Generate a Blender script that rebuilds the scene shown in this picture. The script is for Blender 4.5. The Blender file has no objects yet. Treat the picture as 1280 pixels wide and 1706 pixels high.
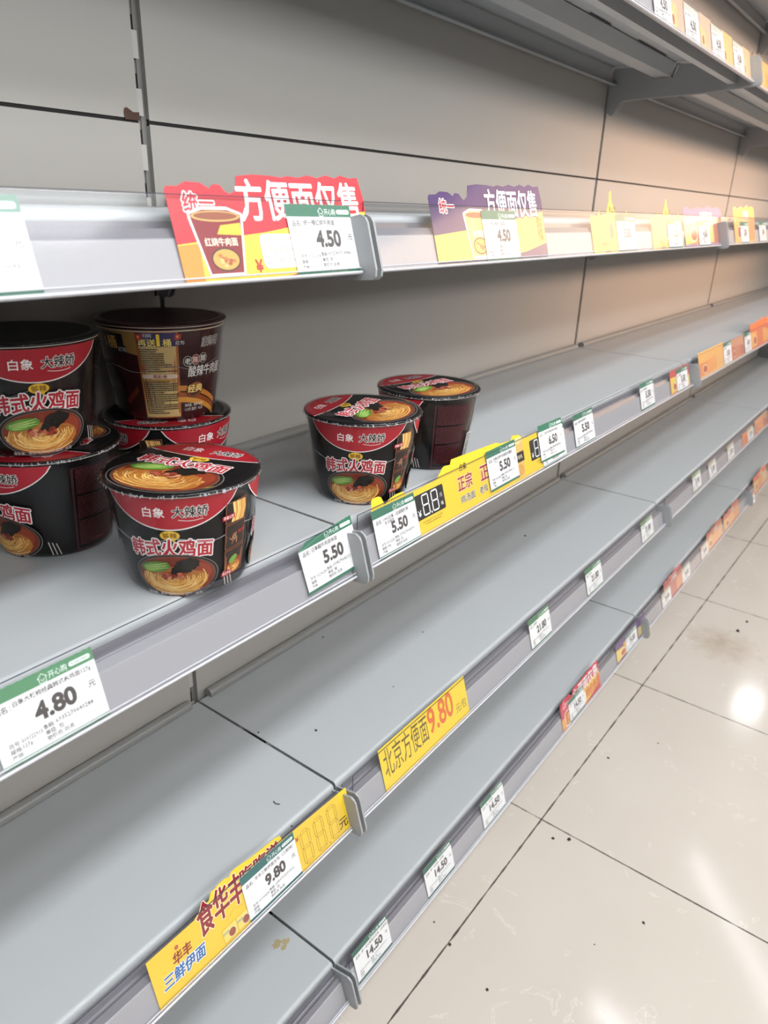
import bpy, bmesh, math, random
from mathutils import Vector, Matrix
from mathutils.geometry import tessellate_polygon

random.seed(7)
SC = bpy.context.scene
COL = SC.collection
pi = math.pi


def lin(c):
    """sRGB 0-255 to linear rgba"""
    o = []
    for v in c[:3]:
        v /= 255.0
        o.append(v / 12.92 if v <= .04045 else ((v + .055) / 1.055) ** 2.4)
    return (o[0], o[1], o[2], 1.0)


# ------------------------------------------------------------------ camera
cd = bpy.data.cameras.new('camera')
cam = bpy.data.objects.new('camera', cd)
COL.objects.link(cam)
cam.location = (-.51643, -.69985, 1.16062)
cam.rotation_euler = [math.radians(a) for a in (67.13034, -1.77041, -52.90130)]
cd.sensor_fit = 'VERTICAL'
cd.sensor_height = 36.0
cd.sensor_width = 27.0
cd.lens = 36.0 * 1204.87 / 1706.0
cd.clip_start = .02
cd.clip_end = 60
cd.dof.use_dof = True
cd.dof.focus_distance = .78
cd.dof.aperture_fstop = 9.0
SC.camera = cam

# ------------------------------------------------------------------ world and light
W = bpy.data.worlds.new('store_ambient')
W.use_nodes = True
W.node_tree.nodes['Background'].inputs['Color'].default_value = (.93, .95, 1.0, 1)
W.node_tree.nodes['Background'].inputs['Strength'].default_value = .24
SC.world = W


def area(name, loc, sx, sy, power, color, rot=(0, 0, 0)):
    d = bpy.data.lights.new(name, 'AREA')
    d.shape = 'RECTANGLE'
    d.size = sx
    d.size_y = sy
    d.energy = power
    d.color = color
    o = bpy.data.objects.new(name, d)
    o.location = loc
    o.rotation_euler = rot
    COL.objects.link(o)
    return o


# ceiling luminaires: (position, length, width, heading, power, colour)
COOL = (.93, .97, 1.0)
WARM = (1.0, .66, .42)
LAMPS = [
    ((3.45, -.66, 3.0), 1.2, .03, 41, 3.2, COOL),
    ((2.38, -.36, 3.0), .62, .05, 72, 3, COOL),
    ((6.0, -.18, 3.0), .42, .20, 0, 5, COOL),
    ((-.5, -1.45, 3.0), 2.4, .30, 0, 62, COOL),
    ((2.3, -1.9, 3.0), 2.4, .25, 0, 50, COOL),
    ((.9, -3.2, 3.0), 2.5, .9, 0, 72, COOL),
    ((-2.0, -3.2, 3.0), 2.4, .40, 0, 64, COOL),
    ((9.2, -3.4, 2.75), 8.8, 2.2, 0, 300, WARM),
]
for i, (p, l, w, a, pw, c) in enumerate(LAMPS):
    area('lamp_light', p, l, w, pw, c, (0, 0, math.radians(a)))
# added unseen light, high across the store, brightening the upper panels
area('front_fill_light', (1.2, -6.9, 2.62), 9.0, 1.25, 320, (.95, .98, 1.0), (pi / 2, 0, 0))
# warm accent spot over the far end of the aisle, aimed at the shelving
sd = bpy.data.lights.new('spot_light', 'SPOT')
sd.energy = 1050
sd.color = (1.0, .56, .32)
sd.spot_size = math.radians(33)
sd.spot_blend = .9
sd.shadow_soft_size = .40
so = bpy.data.objects.new('spot_light', sd)
so.location = (2.7, -4.6, 2.3)
so.rotation_euler = (Vector((2.05, 0, 1.14)) - Vector(so.location)).to_track_quat('-Z', 'Y').to_euler()
COL.objects.link(so)

SC.view_settings.view_transform = 'Standard'
SC.view_settings.look = 'None'
SC.view_settings.gamma = 1.0
SC.view_settings.use_curve_mapping = False
SC.view_settings.exposure = 0.0
SC.cycles.transparent_max_bounces = 24
SC.cycles.max_bounces = 8


# ------------------------------------------------------------------ materials
def newmat(name):
    m = bpy.data.materials.new(name)
    m.use_nodes = True
    return m, m.node_tree, m.node_tree.nodes['Principled BSDF']


def paint(name, rgb, rough=.45, var=.03, scale=9.0, bump=.0, metal=0.0, spec=.5, coat=0.0):
    m, t, b = newmat(name)
    n, L = t.nodes, t.links
    c = lin(rgb)
    tc = n.new('ShaderNodeTexCoord')
    no = n.new('ShaderNodeTexNoise')
    no.inputs['Scale'].default_value = scale
    no.inputs['Detail'].default_value = 6
    L.new(tc.outputs['Object'], no.inputs['Vector'])
    mx = n.new('ShaderNodeMix')
    mx.data_type = 'RGBA'
    mx.inputs['A'].default_value = tuple(v * (1 - var) for v in c[:3]) + (1,)
    mx.inputs['B'].default_value = tuple(min(1, v * (1 + var)) for v in c[:3]) + (1,)
    L.new(no.outputs['Fac'], mx.inputs['Factor'])
    L.new(mx.outputs['Result'], b.inputs['Base Color'])
    b.inputs['Roughness'].default_value = rough
    b.inputs['Metallic'].default_value = metal
    b.inputs['Specular IOR Level'].default_value = spec
    b.inputs['Coat Weight'].default_value = coat
    b.inputs['Coat Roughness'].default_value = .12
    if bump:
        bp = n.new('ShaderNodeBump')
        bp.inputs['Strength'].default_value = bump
        bp.inputs['Distance'].default_value = .002
        L.new(no.outputs['Fac'], bp.inputs['Height'])
        L.new(bp.outputs['Normal'], b.inputs['Normal'])
    return m


def clear(name, tint=(.97, .975, .98), rough=.09, ior=1.5, bump=0.0, base=.0, haze=(.8, .8, .82)):
    """thin clear plastic: transparent with a Fresnel gloss and a little haze"""
    m = bpy.data.materials.new(name)
    m.use_nodes = True
    t = m.node_tree
    t.nodes.clear()
    n, L = t.nodes, t.links
    out = n.new('ShaderNodeOutputMaterial')
    tr = n.new('ShaderNodeBsdfTransparent')
    tr.inputs['Color'].default_value = tint + (1,)
    gl = n.new('ShaderNodeBsdfGlossy')
    gl.inputs['Roughness'].default_value = rough
    df = n.new('ShaderNodeBsdfDiffuse')
    df.inputs['Color'].default_value = haze + (1,)
    m1 = n.new('ShaderNodeMixShader')
    m1.inputs['Fac'].default_value = base
    L.new(tr.outputs[0], m1.inputs[1])
    L.new(df.outputs[0], m1.inputs[2])
    # Schlick reflectance from the unsigned facing, alike for both sides of the thin sheet
    ge = n.new('ShaderNodeNewGeometry')
    dt = n.new('ShaderNodeVectorMath')
    dt.operation = 'DOT_PRODUCT'
    L.new(ge.outputs['Normal'], dt.inputs[0])
    L.new(ge.outputs['Incoming'], dt.inputs[1])

    def mth(op, a, b, c=None):
        q = n.new('ShaderNodeMath')
        q.operation = op
        for i, v in enumerate((a, b, c)):
            if v is None:
                continue
            if isinstance(v, (int, float)):
                q.inputs[i].default_value = v
            else:
                L.new(v, q.inputs[i])
        return q.outputs[0]
    f0 = 1.15 * ((ior - 1) / (ior + 1)) ** 2
    cosv = mth('ABSOLUTE', dt.outputs['Value'], 0)
    p5 = mth('POWER', mth('SUBTRACT', 1.0, cosv), 5.0)
    fr = mth('MULTIPLY_ADD', p5, 1 - f0, f0)
    m2 = n.new('ShaderNodeMixShader')
    L.new(fr, m2.inputs['Fac'])
    L.new(m1.outputs[0], m2.inputs[1])
    L.new(gl.outputs[0], m2.inputs[2])
    L.new(m2.outputs[0], out.inputs['Surface'])
    if bump:
        tc = n.new('ShaderNodeTexCoord')
        no = n.new('ShaderNodeTexNoise')
        no.inputs['Scale'].default_value = 45
        no.inputs['Detail'].default_value = 4
        mp = n.new('ShaderNodeMapping')
        mp.inputs['Scale'].default_value = (1, 1, .35)
        L.new(tc.outputs['Object'], mp.inputs['Vector'])
        L.new(mp.outputs['Vector'], no.inputs['Vector'])
        bp = n.new('ShaderNodeBump')
        bp.inputs['Strength'].default_value = bump
        bp.inputs['Distance'].default_value = .004
        L.new(no.outputs['Fac'], bp.inputs['Height'])
        L.new(bp.outputs['Normal'], gl.inputs['Normal'])
    return m


def printed(name, rough=.5, coat=0.0):
    """ink colours of a printed surface, read from the colour attribute"""
    m, t, b = newmat(name)
    a = t.nodes.new('ShaderNodeAttribute')
    a.attribute_name = 'ink'
    t.links.new(a.outputs['Color'], b.inputs['Base Color'])
    b.inputs['Roughness'].default_value = rough
    b.inputs['Coat Weight'].default_value = coat
    b.inputs['Coat Roughness'].default_value = .08
    return m


M = {}
M['panel'] = paint('panel_paint', (176, 172, 166), .5, .02, 3.0)
M['deck'] = paint('deck_paint', (177, 180, 182), .42, .03, 5.0)
M['steel'] = paint('bracket_paint', (160, 162, 164), .42, .04, 12.0)
M['post'] = paint('upright_shaded_paint', (128, 126, 122), .5, .04, 10.0)  # shade of the recessed uprights put into the tone; webs stay lighter
M['web'] = paint('upright_web_paint', (186, 183, 178), .5, .04, 10.0)
M['lip'] = paint('lip_paint', (140, 140, 138), .35, .04, 12.0)
M['dark'] = paint('slot_shadow_steel', (28, 26, 25), .8, .1, 20.0)
M['rail'] = paint('rail_plastic', (170, 168, 171), .35, .02, 12.0)
M['channel'] = paint('rail_channel_shaded_plastic', (122, 120, 126), .22, .02, 12.0)  # darkened so the tone carries the shade of the rail recess
M['raillip'] = paint('rail_lip_plastic', (200, 200, 206), .18, .02, 12.0, coat=.5)
M['cover'] = clear('clear_rail_cover', (.965, .968, .975), .10, 1.5, 0, .03, (.75, .75, .78))
M['edge'] = paint('cut_plastic_edge', (70, 70, 84), .2, .05, 30.0)
M['paper'] = printed('tag_paper', .55)
M['card'] = printed('promo_card_print', .35, .25)
M['cup'] = printed('bowl_print', .4, 0)
M['black'] = paint('bowl_black_board', (20, 18, 19), .4, .1, 20.0, spec=.3)
M['brown'] = paint('bowl_brown_board', (56, 25, 24), .4, .1, 20.0, spec=.3)
M['crimp_glint'] = paint('crinkled_film_glint', (176, 176, 182), .25, .4, 300.0)
M['rimline'] = paint('rim_paper', (206, 196, 186), .5, .05, 40.0)
M['wrap'] = clear('shrink_film', (.985, .985, .985), .06, 1.3, .2, .0)
M['rust'] = paint('rust', (82, 58, 46), .8, .3, 60.0)
M['stain'] = paint('dried_sauce', (166, 152, 116), .6, .12, 60.0)
M['crumb'] = paint('dark_crumb', (58, 48, 44), .8, .3, 80.0)
M['ceil'] = paint('ceiling_paint', (214, 214, 212), .8, .02, 4.0)
M['lampbody'] = paint('lamp_housing', (225, 225, 225), .4, .02, 4.0)


def floor_mat():
    m, t, b = newmat('polished_tile')
    n, L = t.nodes, t.links
    tc = n.new('ShaderNodeTexCoord')
    mp = n.new('ShaderNodeMapping')
    # grout grid: one joint crosses (.608,-.3046); tiles .6 m
    mp.vector_type = 'TEXTURE'
    mp.inputs['Location'].default_value = (.608, -.3046, 0)
    mp.inputs['Rotation'].default_value = (0, 0, math.radians(-.75))
    L.new(tc.outputs['Object'], mp.inputs['Vector'])
    sp = n.new('ShaderNodeSeparateXYZ')
    L.new(mp.outputs['Vector'], sp.inputs['Vector'])
    wob = n.new('ShaderNodeTexNoise')
    wob.inputs['Scale'].default_value = 30
    wob.inputs['Detail'].default_value = 3
    L.new(tc.outputs['Object'], wob.inputs['Vector'])

    def mth(op, a, bb=None, c=None):
        q = n.new('ShaderNodeMath')
        q.operation = op
        for i, v in enumerate((a, bb, c)):
            if v is None:
                continue
            if isinstance(v, (int, float)):
                q.inputs[i].default_value = v
            else:
                L.new(v, q.inputs[i])
        return q.outputs[0]

    ds = []
    for ax in ('X', 'Y'):
        f = mth('DIVIDE', sp.outputs[ax], .6)
        r = mth('ROUND', f)
        d = mth('MULTIPLY', mth('ABSOLUTE', mth('SUBTRACT', f, r)), .6)
        ds.append(d)
    dmin = mth('MINIMUM', ds[0], ds[1])
    width = mth('MULTIPLY_ADD', wob.outputs['Fac'], .0042, -.0006)
    g = mth('LESS_THAN', dmin, width)
    # veins
    v1 = n.new('ShaderNodeTexNoise')
    v1.inputs['Scale'].default_value = 13
    v1.inputs['Detail'].default_value = 5
    v1.inputs['Distortion'].default_value = 1.6
    L.new(tc.outputs['Object'], v1.inputs['Vector'])
    rp = n.new('ShaderNodeValToRGB')
    e = rp.color_ramp.elements
    e[0].position = .0
    e[0].color = (0, 0, 0, 1)
    e[1].position = 1
    e[1].color = (0, 0, 0, 1)
    for pz, vv in ((.655, 0), (.672, 1), (.689, 0)):
        x = e.new(pz)
        x.color = (vv, vv, vv, 1)
    L.new(v1.outputs['Fac'], rp.inputs['Fac'])
    v2 = n.new('ShaderNodeTexNoise')
    v2.inputs['Scale'].default_value = 3
    v2.inputs['Detail'].default_value = 6
    L.new(tc.outputs['Object'], v2.inputs['Vector'])
    base = n.new('ShaderNodeMix')
    base.data_type = 'RGBA'
    base.inputs['A'].default_value = lin((196, 185, 174))
    base.inputs['B'].default_value = lin((212, 203, 193))
    L.new(v2.outputs['Fac'], base.inputs['Factor'])
    vein = n.new('ShaderNodeMix')
    vein.data_type = 'RGBA'
    vein.inputs['B'].default_value = lin((226, 218, 208))
    L.new(mth('MULTIPLY', rp.outputs['Color'], .55), vein.inputs['Factor'])
    L.new(base.outputs['Result'], vein.inputs['A'])
    # dirt patch on the second tile
    dv = n.new('ShaderNodeVectorMath')
    dv.operation = 'DISTANCE'
    dv.inputs[1].default_value = (1.56, -.43, 0)
    L.new(tc.outputs['Object'], dv.inputs[0])
    dd = mth('MULTIPLY_ADD', wob.outputs['Fac'], .16, dv.outputs['Value'])
    df = mth('MULTIPLY', mth('SUBTRACT', .19, dd), 4.0)
    dfc = n.new('ShaderNodeClamp')
    L.new(df, dfc.inputs['Value'])
    dirt = n.new('ShaderNodeMix')
    dirt.data_type = 'RGBA'
    dirt.inputs['B'].default_value = lin((150, 122, 98))
    L.new(dfc.outputs[0], dirt.inputs['Factor'])
    L.new(vein.outputs['Result'], dirt.inputs['A'])
    gr = n.new('ShaderNodeMix')
    gr.data_type = 'RGBA'
    gr.inputs['B'].default_value = lin((74, 66, 60))
    L.new(g, gr.inputs['Factor'])
    L.new(dirt.outputs['Result'], gr.inputs['A'])
    L.new(gr.outputs['Result'], b.inputs['Base Color'])
    ro = mth('MULTIPLY_ADD', g, .6, .11)
    L.new(ro, b.inputs['Roughness'])
    b.inputs['Specular IOR Level'].default_value = .5
    return m


M['floor'] = floor_mat()


# ------------------------------------------------------------------ object helpers
def link(name, me, mat=None, parent=None):
    o = bpy.data.objects.new(name, me)
    COL.objects.link(o)
    if mat is not None:
        for mm in (mat if isinstance(mat, (list, tuple)) else [mat]):
            me.materials.append(mm)
    if parent is not None:
        o.parent = parent
    return o


def thing(name, label, cat, loc=(0, 0, 0), group=None):
    o = bpy.data.objects.new(name, None)
    o.empty_display_size = .05
    o.location = loc
    COL.objects.link(o)
    o['label'] = label
    o['category'] = cat
    if group:
        o['group'] = group
    return o


def tag(o, label, cat, group=None, kind=None):
    o['label'] = label
    o['category'] = cat
    if group:
        o['group'] = group
    if kind:
        o['kind'] = kind
    return o


class MB:
    """mesh collector"""
    def __init__(s):
        s.v, s.f, s.m, s.sm = [], [], [], []

    def add(s, vs, fs, mi=0, smooth=False):
        b = len(s.v)
        s.v += [tuple(p) for p in vs]
        for f in fs:
            s.f.append([b + i for i in f])
            s.m.append(mi)
            s.sm.append(smooth)

    def box(s, x0, x1, y0, y1, z0, z1, mi=0):
        s.add([(x0, y0, z0), (x1, y0, z0), (x1, y1, z0), (x0, y1, z0), (x0, y0, z1), (x1, y0, z1), (x1, y1, z1), (x0, y1, z1)],
              [(0, 3, 2, 1), (4, 5, 6, 7), (0, 1, 5, 4), (1, 2, 6, 5), (2, 3, 7, 6), (3, 0, 4, 7)], mi)

    def prism(s, prof, x0, x1, mi=0, smooth=False):
        """closed (y,z) outline pushed along x"""
        k = len(prof)
        vs = [(x0, y, z) for y, z in prof] + [(x1, y, z) for y, z in prof]
        fs = [(i, (i + 1) % k, k + (i + 1) % k, k + i) for i in range(k)]
        s.add(vs, fs, mi, smooth)
        tr = tessellate_polygon([[Vector((y, z, 0)) for y, z in prof]])
        s.add([(x0, y, z) for y, z in prof], [tuple(t) for t in tr], mi)
        s.add([(x1, y, z) for y, z in prof], [tuple(t) for t in tr], mi)

    def sheet(s, line, th, x0, x1, mi=0):
        """open (y,z) line thickened to a bent sheet along x"""
        k = len(line)
        off = []
        for i in range(k):
            a = Vector(line[max(i - 1, 0)])
            b = Vector(line[min(i + 1, k - 1)])
            d = (b - a).normalized()
            off.append((line[i][0] - d.y * th, line[i][1] + d.x * th))
        s.prism(list(line) + off[::-1], x0, x1, mi)

    def tube(s, pts, r, seg=10, mi=0):
        pts = [Vector(p) for p in pts]
        vs, fs = [], []
        for i, p in enumerate(pts):
            d = (pts[min(i + 1, len(pts) - 1)] - pts[max(i - 1, 0)]).normalized()
            u = d.orthogonal().normalized()
            w = d.cross(u)
            for k in range(seg):
                a = 2 * pi * k / seg
                vs.append(p + (u * math.cos(a) + w * math.sin(a)) * r)
        for i in range(len(pts) - 1):
            for k in range(seg):
                fs.append((i * seg + k, i * seg + (k + 1) % seg, (i + 1) * seg + (k + 1) % seg, (i + 1) * seg + k))
        s.add(vs, fs, mi, True)
        n = (len(pts) - 1) * seg
        s.add(vs[:seg], [tuple(range(seg))[::-1]], mi)
        s.add(vs[n:], [tuple(range(seg))], mi)

    def lathe(s, prof, seg=72, mi=0, cap0=True, cap1=True, smooth=True):
        vs, fs = [], []
        for r, z in prof:
            for k in range(seg):
                a = 2 * pi * k / seg
                vs.append((r * math.cos(a), r * math.sin(a), z))
        for i in range(len(prof) - 1):
            for k in range(seg):
                fs.append((i * seg + k, i * seg + (k + 1) % seg, (i + 1) * seg + (k + 1) % seg, (i + 1) * seg + k))
        s.add(vs, fs, mi, smooth)
        if cap0:
            s.add(vs[:seg], [tuple(range(seg))[::-1]], mi)
        if cap1:
            s.add(vs[-seg:], [tuple(range(seg))], mi)

    def build(s, name, mat, parent=None, loc=None):
        me = bpy.data.meshes.new(name)
        me.from_pydata(s.v, [], s.f)
        for p, mi, sm in zip(me.polygons, s.m, s.sm):
            p.material_index = mi
            p.use_smooth = sm
        bm = bmesh.new()
        bm.from_mesh(me)
        bmesh.ops.recalc_face_normals(bm, faces=bm.faces)
        bm.to_mesh(me)
        bm.free()
        o = link(name, me, mat, parent)
        if loc:
            o.location = loc
        return o


# ------------------------------------------------------------------ flat artwork
_tc = {}


def glyphs(s, res=2, bold=0.0):
    k = (s, res, bold)
    if k not in _tc:
        c = bpy.data.curves.new('lettering', 'FONT')
        c.body = s
        c.size = 1
        c.resolution_u = res
        c.offset = bold
        c.dimensions = '2D'
        c.fill_mode = 'FRONT'
        o = bpy.data.objects.new('lettering', c)
        me = bpy.data.meshes.new_from_object(o)
        vs = [(v.co.x, v.co.y) for v in me.vertices]
        fs = []
        for p in me.polygons:
            ix = list(p.vertices)
            for i in range(1, len(ix) - 1):
                fs.append((ix[0], ix[i], ix[i + 1]))
        bpy.data.objects.remove(o)
        bpy.data.curves.remove(c)
        bpy.data.meshes.remove(me)
        xs = [v[0] for v in vs] or [0, 1]
        ys = [v[1] for v in vs] or [0, 1]
        _tc[k] = (vs, fs, min(xs), max(xs), min(ys), max(ys))
    return _tc[k]


class Art:
    """coloured flat shapes in metres (x right, y up), stacked in thin layers"""
    def __init__(s, step=.00001):
        s.v, s.f, s.c = [], [], []
        s.h = 0.0
        s.step = step

    def up(s, k=1):
        s.h += k * s.step

    def tris(s, pts, tr, col):
        h = s.h
        b = len(s.v)
        s.v += [(p[0], p[1], h) for p in pts]
        for t in tr:
            s.f.append((b + t[0], b + t[1], b + t[2]))
            s.c.append(col)

    def poly(s, pts, col):
        s.tris(pts, tessellate_polygon([[Vector((p[0], p[1], 0)) for p in pts]]), col)
        s.up()

    def slab(s, pts, col, th):
        """base sheet with its own thickness below layer 0"""
        tr = tessellate_polygon([[Vector((p[0], p[1], 0)) for p in pts]])
        s.tris(pts, tr, col)
        k = len(pts)
        b = len(s.v)
        s.v += [(p[0], p[1], -th) for p in pts] + [(p[0], p[1], 0) for p in pts]
        for t in tr:
            s.f.append((b + t[2], b + t[1], b + t[0]))
            s.c.append((225, 225, 222))
        for i in range(k):
            j = (i + 1) % k
            s.f.append((b + i, b + j, b + k + j))
            s.c.append(col)
            s.f.append((b + i, b + k + j, b + k + i))
            s.c.append(col)
        s.up()

    def rect(s, x0, y0, x1, y1, col):
        s.tris([(x0, y0), (x1, y0), (x1, y1), (x0, y1)], [(0, 1, 2), (0, 2, 3)], col)
        s.up()

    def rects(s, rs, col):
        for x0, y0, x1, y1 in rs:
            s.tris([(x0, y0), (x1, y0), (x1, y1), (x0, y1)], [(0, 1, 2), (0, 2, 3)], col)
        s.up()

    def round(s, x0, y0, x1, y1, r, col):
        p = []
        for cx, cy, a0 in ((x1 - r, y1 - r, 0), (x0 + r, y1 - r, 90), (x0 + r, y0 + r, 180), (x1 - r, y0 + r, 270)):
            for k in range(5):
                a = math.radians(a0 + 22.5 * k)
                p.append((cx + r * math.cos(a), cy + r * math.sin(a)))
        s.poly(p, col)

    def ell(s, cx, cy, rx, ry, col, n=40, rot=0.0, jit=0.0, seed=0):
        rr = random.Random(seed)
        p = []
        for k in range(n):
            a = 2 * pi * k / n
            q = 1 + rr.uniform(-jit, jit)
            x, y = rx * q * math.cos(a), ry * q * math.sin(a)
            p.append((cx + x * math.cos(rot) - y * math.sin(rot), cy + x * math.sin(rot) + y * math.cos(rot)))
        s.poly(p, col)

    def line(s, pts, w, col, up=True):
        ps = [Vector((p[0], p[1])) for p in pts]
        vs, tr = [], []
        for i, p in enumerate(ps):
            d = (ps[min(i + 1, len(ps) - 1)] - ps[max(i - 1, 0)])
            d = d.normalized() if d.length else Vector((1, 0))
            o = Vector((-d.y, d.x)) * w / 2
            vs += [p + o, p - o]
        for i in range(len(ps) - 1):
            tr += [(2 * i, 2 * i + 1, 2 * i + 3), (2 * i, 2 * i + 3, 2 * i + 2)]
        s.tris(vs, tr, col)
        s.h += .000002
        if up:
            s.up()

    def text(s, t, cx, cy, h, col, w=None, bold=0.0, out=None, res=2, rot=0.0, shear=0.0, align='c', wmax=None, fn=None):
        """text with its box height h centred (or left/right aligned) at cx,cy; out=(colour, extra weight)
        weight is drawn with shifted copies of the letters so that closed strokes stay clean"""
        plain = all(ord(q) < 128 for q in t)
        gb = bold if (plain or bold < .015) else 0.0
        if out and not plain:
            gb = 0.0
        vs, fs, x0, x1, y0, y1 = glyphs(t, res, gb)
        k = h / max(y1 - y0, 1e-6)
        kx = k
        if w:
            kx = w / max(x1 - x0, 1e-6)
        elif wmax and (x1 - x0) * k > wmax:
            kx = wmax / (x1 - x0)
        ax = {'c': (x0 + x1) / 2, 'l': x0, 'r': x1}[align]
        ay = (y0 + y1) / 2
        cr, sr = math.cos(rot), math.sin(rot)

        def place(vv, dx=0.0, dy=0.0):
            o = []
            for x, y in vv:
                X, Y = (x - ax) * kx + dx, (y - ay) * k + dy
                X += shear * Y
                if fn:
                    X, Y = fn(X, Y)
                o.append((cx + X * cr - Y * sr, cy + X * sr + Y * cr))
            return o
        em = min(k, kx)

        def fat(rad, colour):
            n = 8 if rad * em < .0006 else 14
            for i in range(n):
                q = 2 * pi * i / n
                s.tris(place(vs, rad * em * math.cos(q), rad * em * math.sin(q)), fs, colour)
                s.h += .000003
            s.tris(place(vs), fs, colour)
            s.up()
        b = 0.0 if gb else bold
        if out:
            fat(b * .6 + out[1] * 1.15, out[0])
        if b >= .015:
            fat(b * .6, col)
        else:
            s.tris(place(vs), fs, col)
            s.up()

    def build(s, name, fmap, mat, parent=None, split=None):
        v, f, c = s.v, s.f, s.c
        if split:
            v, nf, nc = list(v), [], []
            st = list(zip(f, c))
            cache = {}
            while st:
                t, col = st.pop()
                best, e = 0, None
                for i in range(3):
                    a, b = v[t[i]], v[t[(i + 1) % 3]]
                    d = abs(a[0] - b[0])
                    if d > best:
                        best, e = d, i
                if best > split:
                    a, b, o = t[e], t[(e + 1) % 3], t[(e + 2) % 3]
                    kk = (min(a, b), max(a, b))
                    if kk not in cache:
                        cache[kk] = len(v)
                        v.append(tuple((p + q) / 2 for p, q in zip(v[a], v[b])))
                    m = cache[kk]
                    st.append(((a, m, o), col))
                    st.append(((m, b, o), col))
                else:
                    nf.append(t)
                    nc.append(col)
            f, c = nf, nc
        me = bpy.data.meshes.new(name)
        me.from_pydata([fmap(*p) for p in v], [], f)
        at = me.attributes.new('ink', 'FLOAT_COLOR', 'CORNER')
        buf = []
        lc = {}
        for col in c:
            if col not in lc:
                lc[col] = lin(col)
            buf += list(lc[col]) * 3
        at.data.foreach_set('color', buf)
        return link(name, me, mat, parent)


def flat(x, y, h):
    return (x, y, h)


# ------------------------------------------------------------------ measures of the shelving
BAY = 1.2
ZB = {4: .153, 3: .470, 2: .8125, 1: 1.1075, 0: 1.404, -1: 1.700}   # underside of each price rail
DECK = .045                                                        # deck above rail underside
YF = -.290
TILT = .287
BAYNAME = {-1: 'left', 0: 'middle', 1: 'far', 2: 'farthest'}
LEVELNAME = {4: 'bottom shelf', 3: 'second shelf from the floor', 2: 'third shelf from the floor',
             1: 'fourth shelf from the floor', 0: 'fifth shelf from the floor', -1: 'topmost shelf'}

# ------------------------------------------------------------------ setting
b = MB()
b.box(-6, 12, -7, 1.5, -.02, 0)
fl = b.build('floor', M['floor'])
fl['kind'] = 'structure'
b = MB()
b.box(-6, 12, -7, 1.5, 3.3, 3.34)
ce = b.build('ceiling', M['ceil'])
ce['kind'] = 'structure'

# unseen wall and window frame, made up to surround the added front light
b = MB()
b.box(-6, 12, -7.06, -7.0, 0, 1.95)
b.box(-6, 12, -7.06, -7.0, 3.28, 3.3)
b.box(-6, -3.4, -7.06, -7.0, 1.95, 3.28)
b.box(5.8, 12, -7.06, -7.0, 1.95, 3.28)
wl = b.build('added_front_wall', M['ceil'])
wl['kind'] = 'structure'
b = MB()
for z in (1.95, 3.25):
    b.box(-3.4, 5.8, -7.04, -6.95, z, z + .03)
for i in range(7):
    x = -3.4 + 9.17 * i / 6
    b.box(x, x + .03, -7.04, -6.95, 1.98, 3.25)
wn = b.build('added_window_frame', M['lampbody'])
wn['kind'] = 'structure'

# ------------------------------------------------------------------ back panels and uprights
ROWS = [(.035, .4312), (.4348, .8312), (.8348, 1.2312), (1.2348, 1.6312), (1.6348, 1.98)]
ROWNAME = ['lowest', 'second', 'third', 'fourth', 'topmost']
for k in (-1, 0, 1, 2):
    for r, (z0, z1) in enumerate(ROWS):
        t = thing('back_panel', f'grey steel back panel, {ROWNAME[r]} row from the floor, in the {BAYNAME[k]} bay', 'panel', (k * BAY + .6, 0, z0), 'back panels of the shelving')
        b = MB()
        xl, xr = -.6 + .0062, .6 - .0062
        h = z1 - z0
        # a folded tray: face plate with returned edges
        b.box(xl, xr, 0, .0012, 0, h)
        b.box(xl, xr, .0012, .014, 0, .0012)
        b.box(xl, xr, .0012, .014, h - .0012, h)
        b.box(xl, xl + .0012, .0012, .014, 0, h)
        b.box(xr - .0012, xr, .0012, .014, 0, h)
        b.build('panel_sheet', M['panel'], t)
        a = MB()
        a.box(xl, xr, .0016, .0030, -.0034, -.0001)
        a.build('seam_strip', M['dark'], t)['label'] = 'black seam along the lower edge'
        if k == -1 and r == 3:
            a = MB()
            pts = [(.5770, -.0015), (.5942, -.0015), (.5942, .0062), (.5905, .0058), (.5870, .0056), (.5830, .0078), (.5800, .0092), (.5775, .0084), (.5762, .0046)]
            a.add([(x, -.0006, z) for x, z in pts], [tuple(range(len(pts)))])
            q = a.build('rust_notch', M['rust'], t)
            q['label'] = 'brown rusty notch at the panel corner'
for k in range(0, 4):
    t = thing('shelf_upright', f'slotted grey steel upright between the {BAYNAME[k - 1]} bay and the ' + (f'{BAYNAME[k]} bay' if k < 3 else 'end panel'), 'upright', (k * BAY, 0, 0), 'slotted uprights of the shelving')
    b = MB()
    y0, y1 = (.0022 if k == 0 else .0090), .045
    b.box(-.0120, -.0062, y0, y1, 0, 2.0)
    b.box(.0, .0120, y0 + .003, y1, 0, 2.0)
    b.box(-.0062, .0000, y0 + .02, y1, 0, 2.0, 1)
    z = .012
    while z < 1.97:
        b.box(-.0062, .0000, y0 - .002, y0, z + .026, z + .05, 2)
        b.box(-.0062, .0000, y0 + .004, y0 + .006, z + .014, z + .026)
        z += .05
    b.build('slotted_post', [M['post'], M['dark'], M['web']], t)

# side panel closing the far end of the run
b = MB()
b.box(3 * BAY + .014, 3 * BAY + .030, -.30, .05, 0, 1.98)
tag(b.build('end_panel', M['post']), 'grey steel end panel closing the far end of the shelving', 'panel')
b = MB()
for k in (-1, 0, 1, 2):
    b = MB()
    b.box(k * BAY + .008, k * BAY + 1.192, -.205, -.200, 0, .145)
    tag(b.build('kick_plate', M['steel']), f'grey steel kick plate under the bottom shelf of the {BAYNAME[k]} bay', 'kick plate', 'kick plates')


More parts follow.
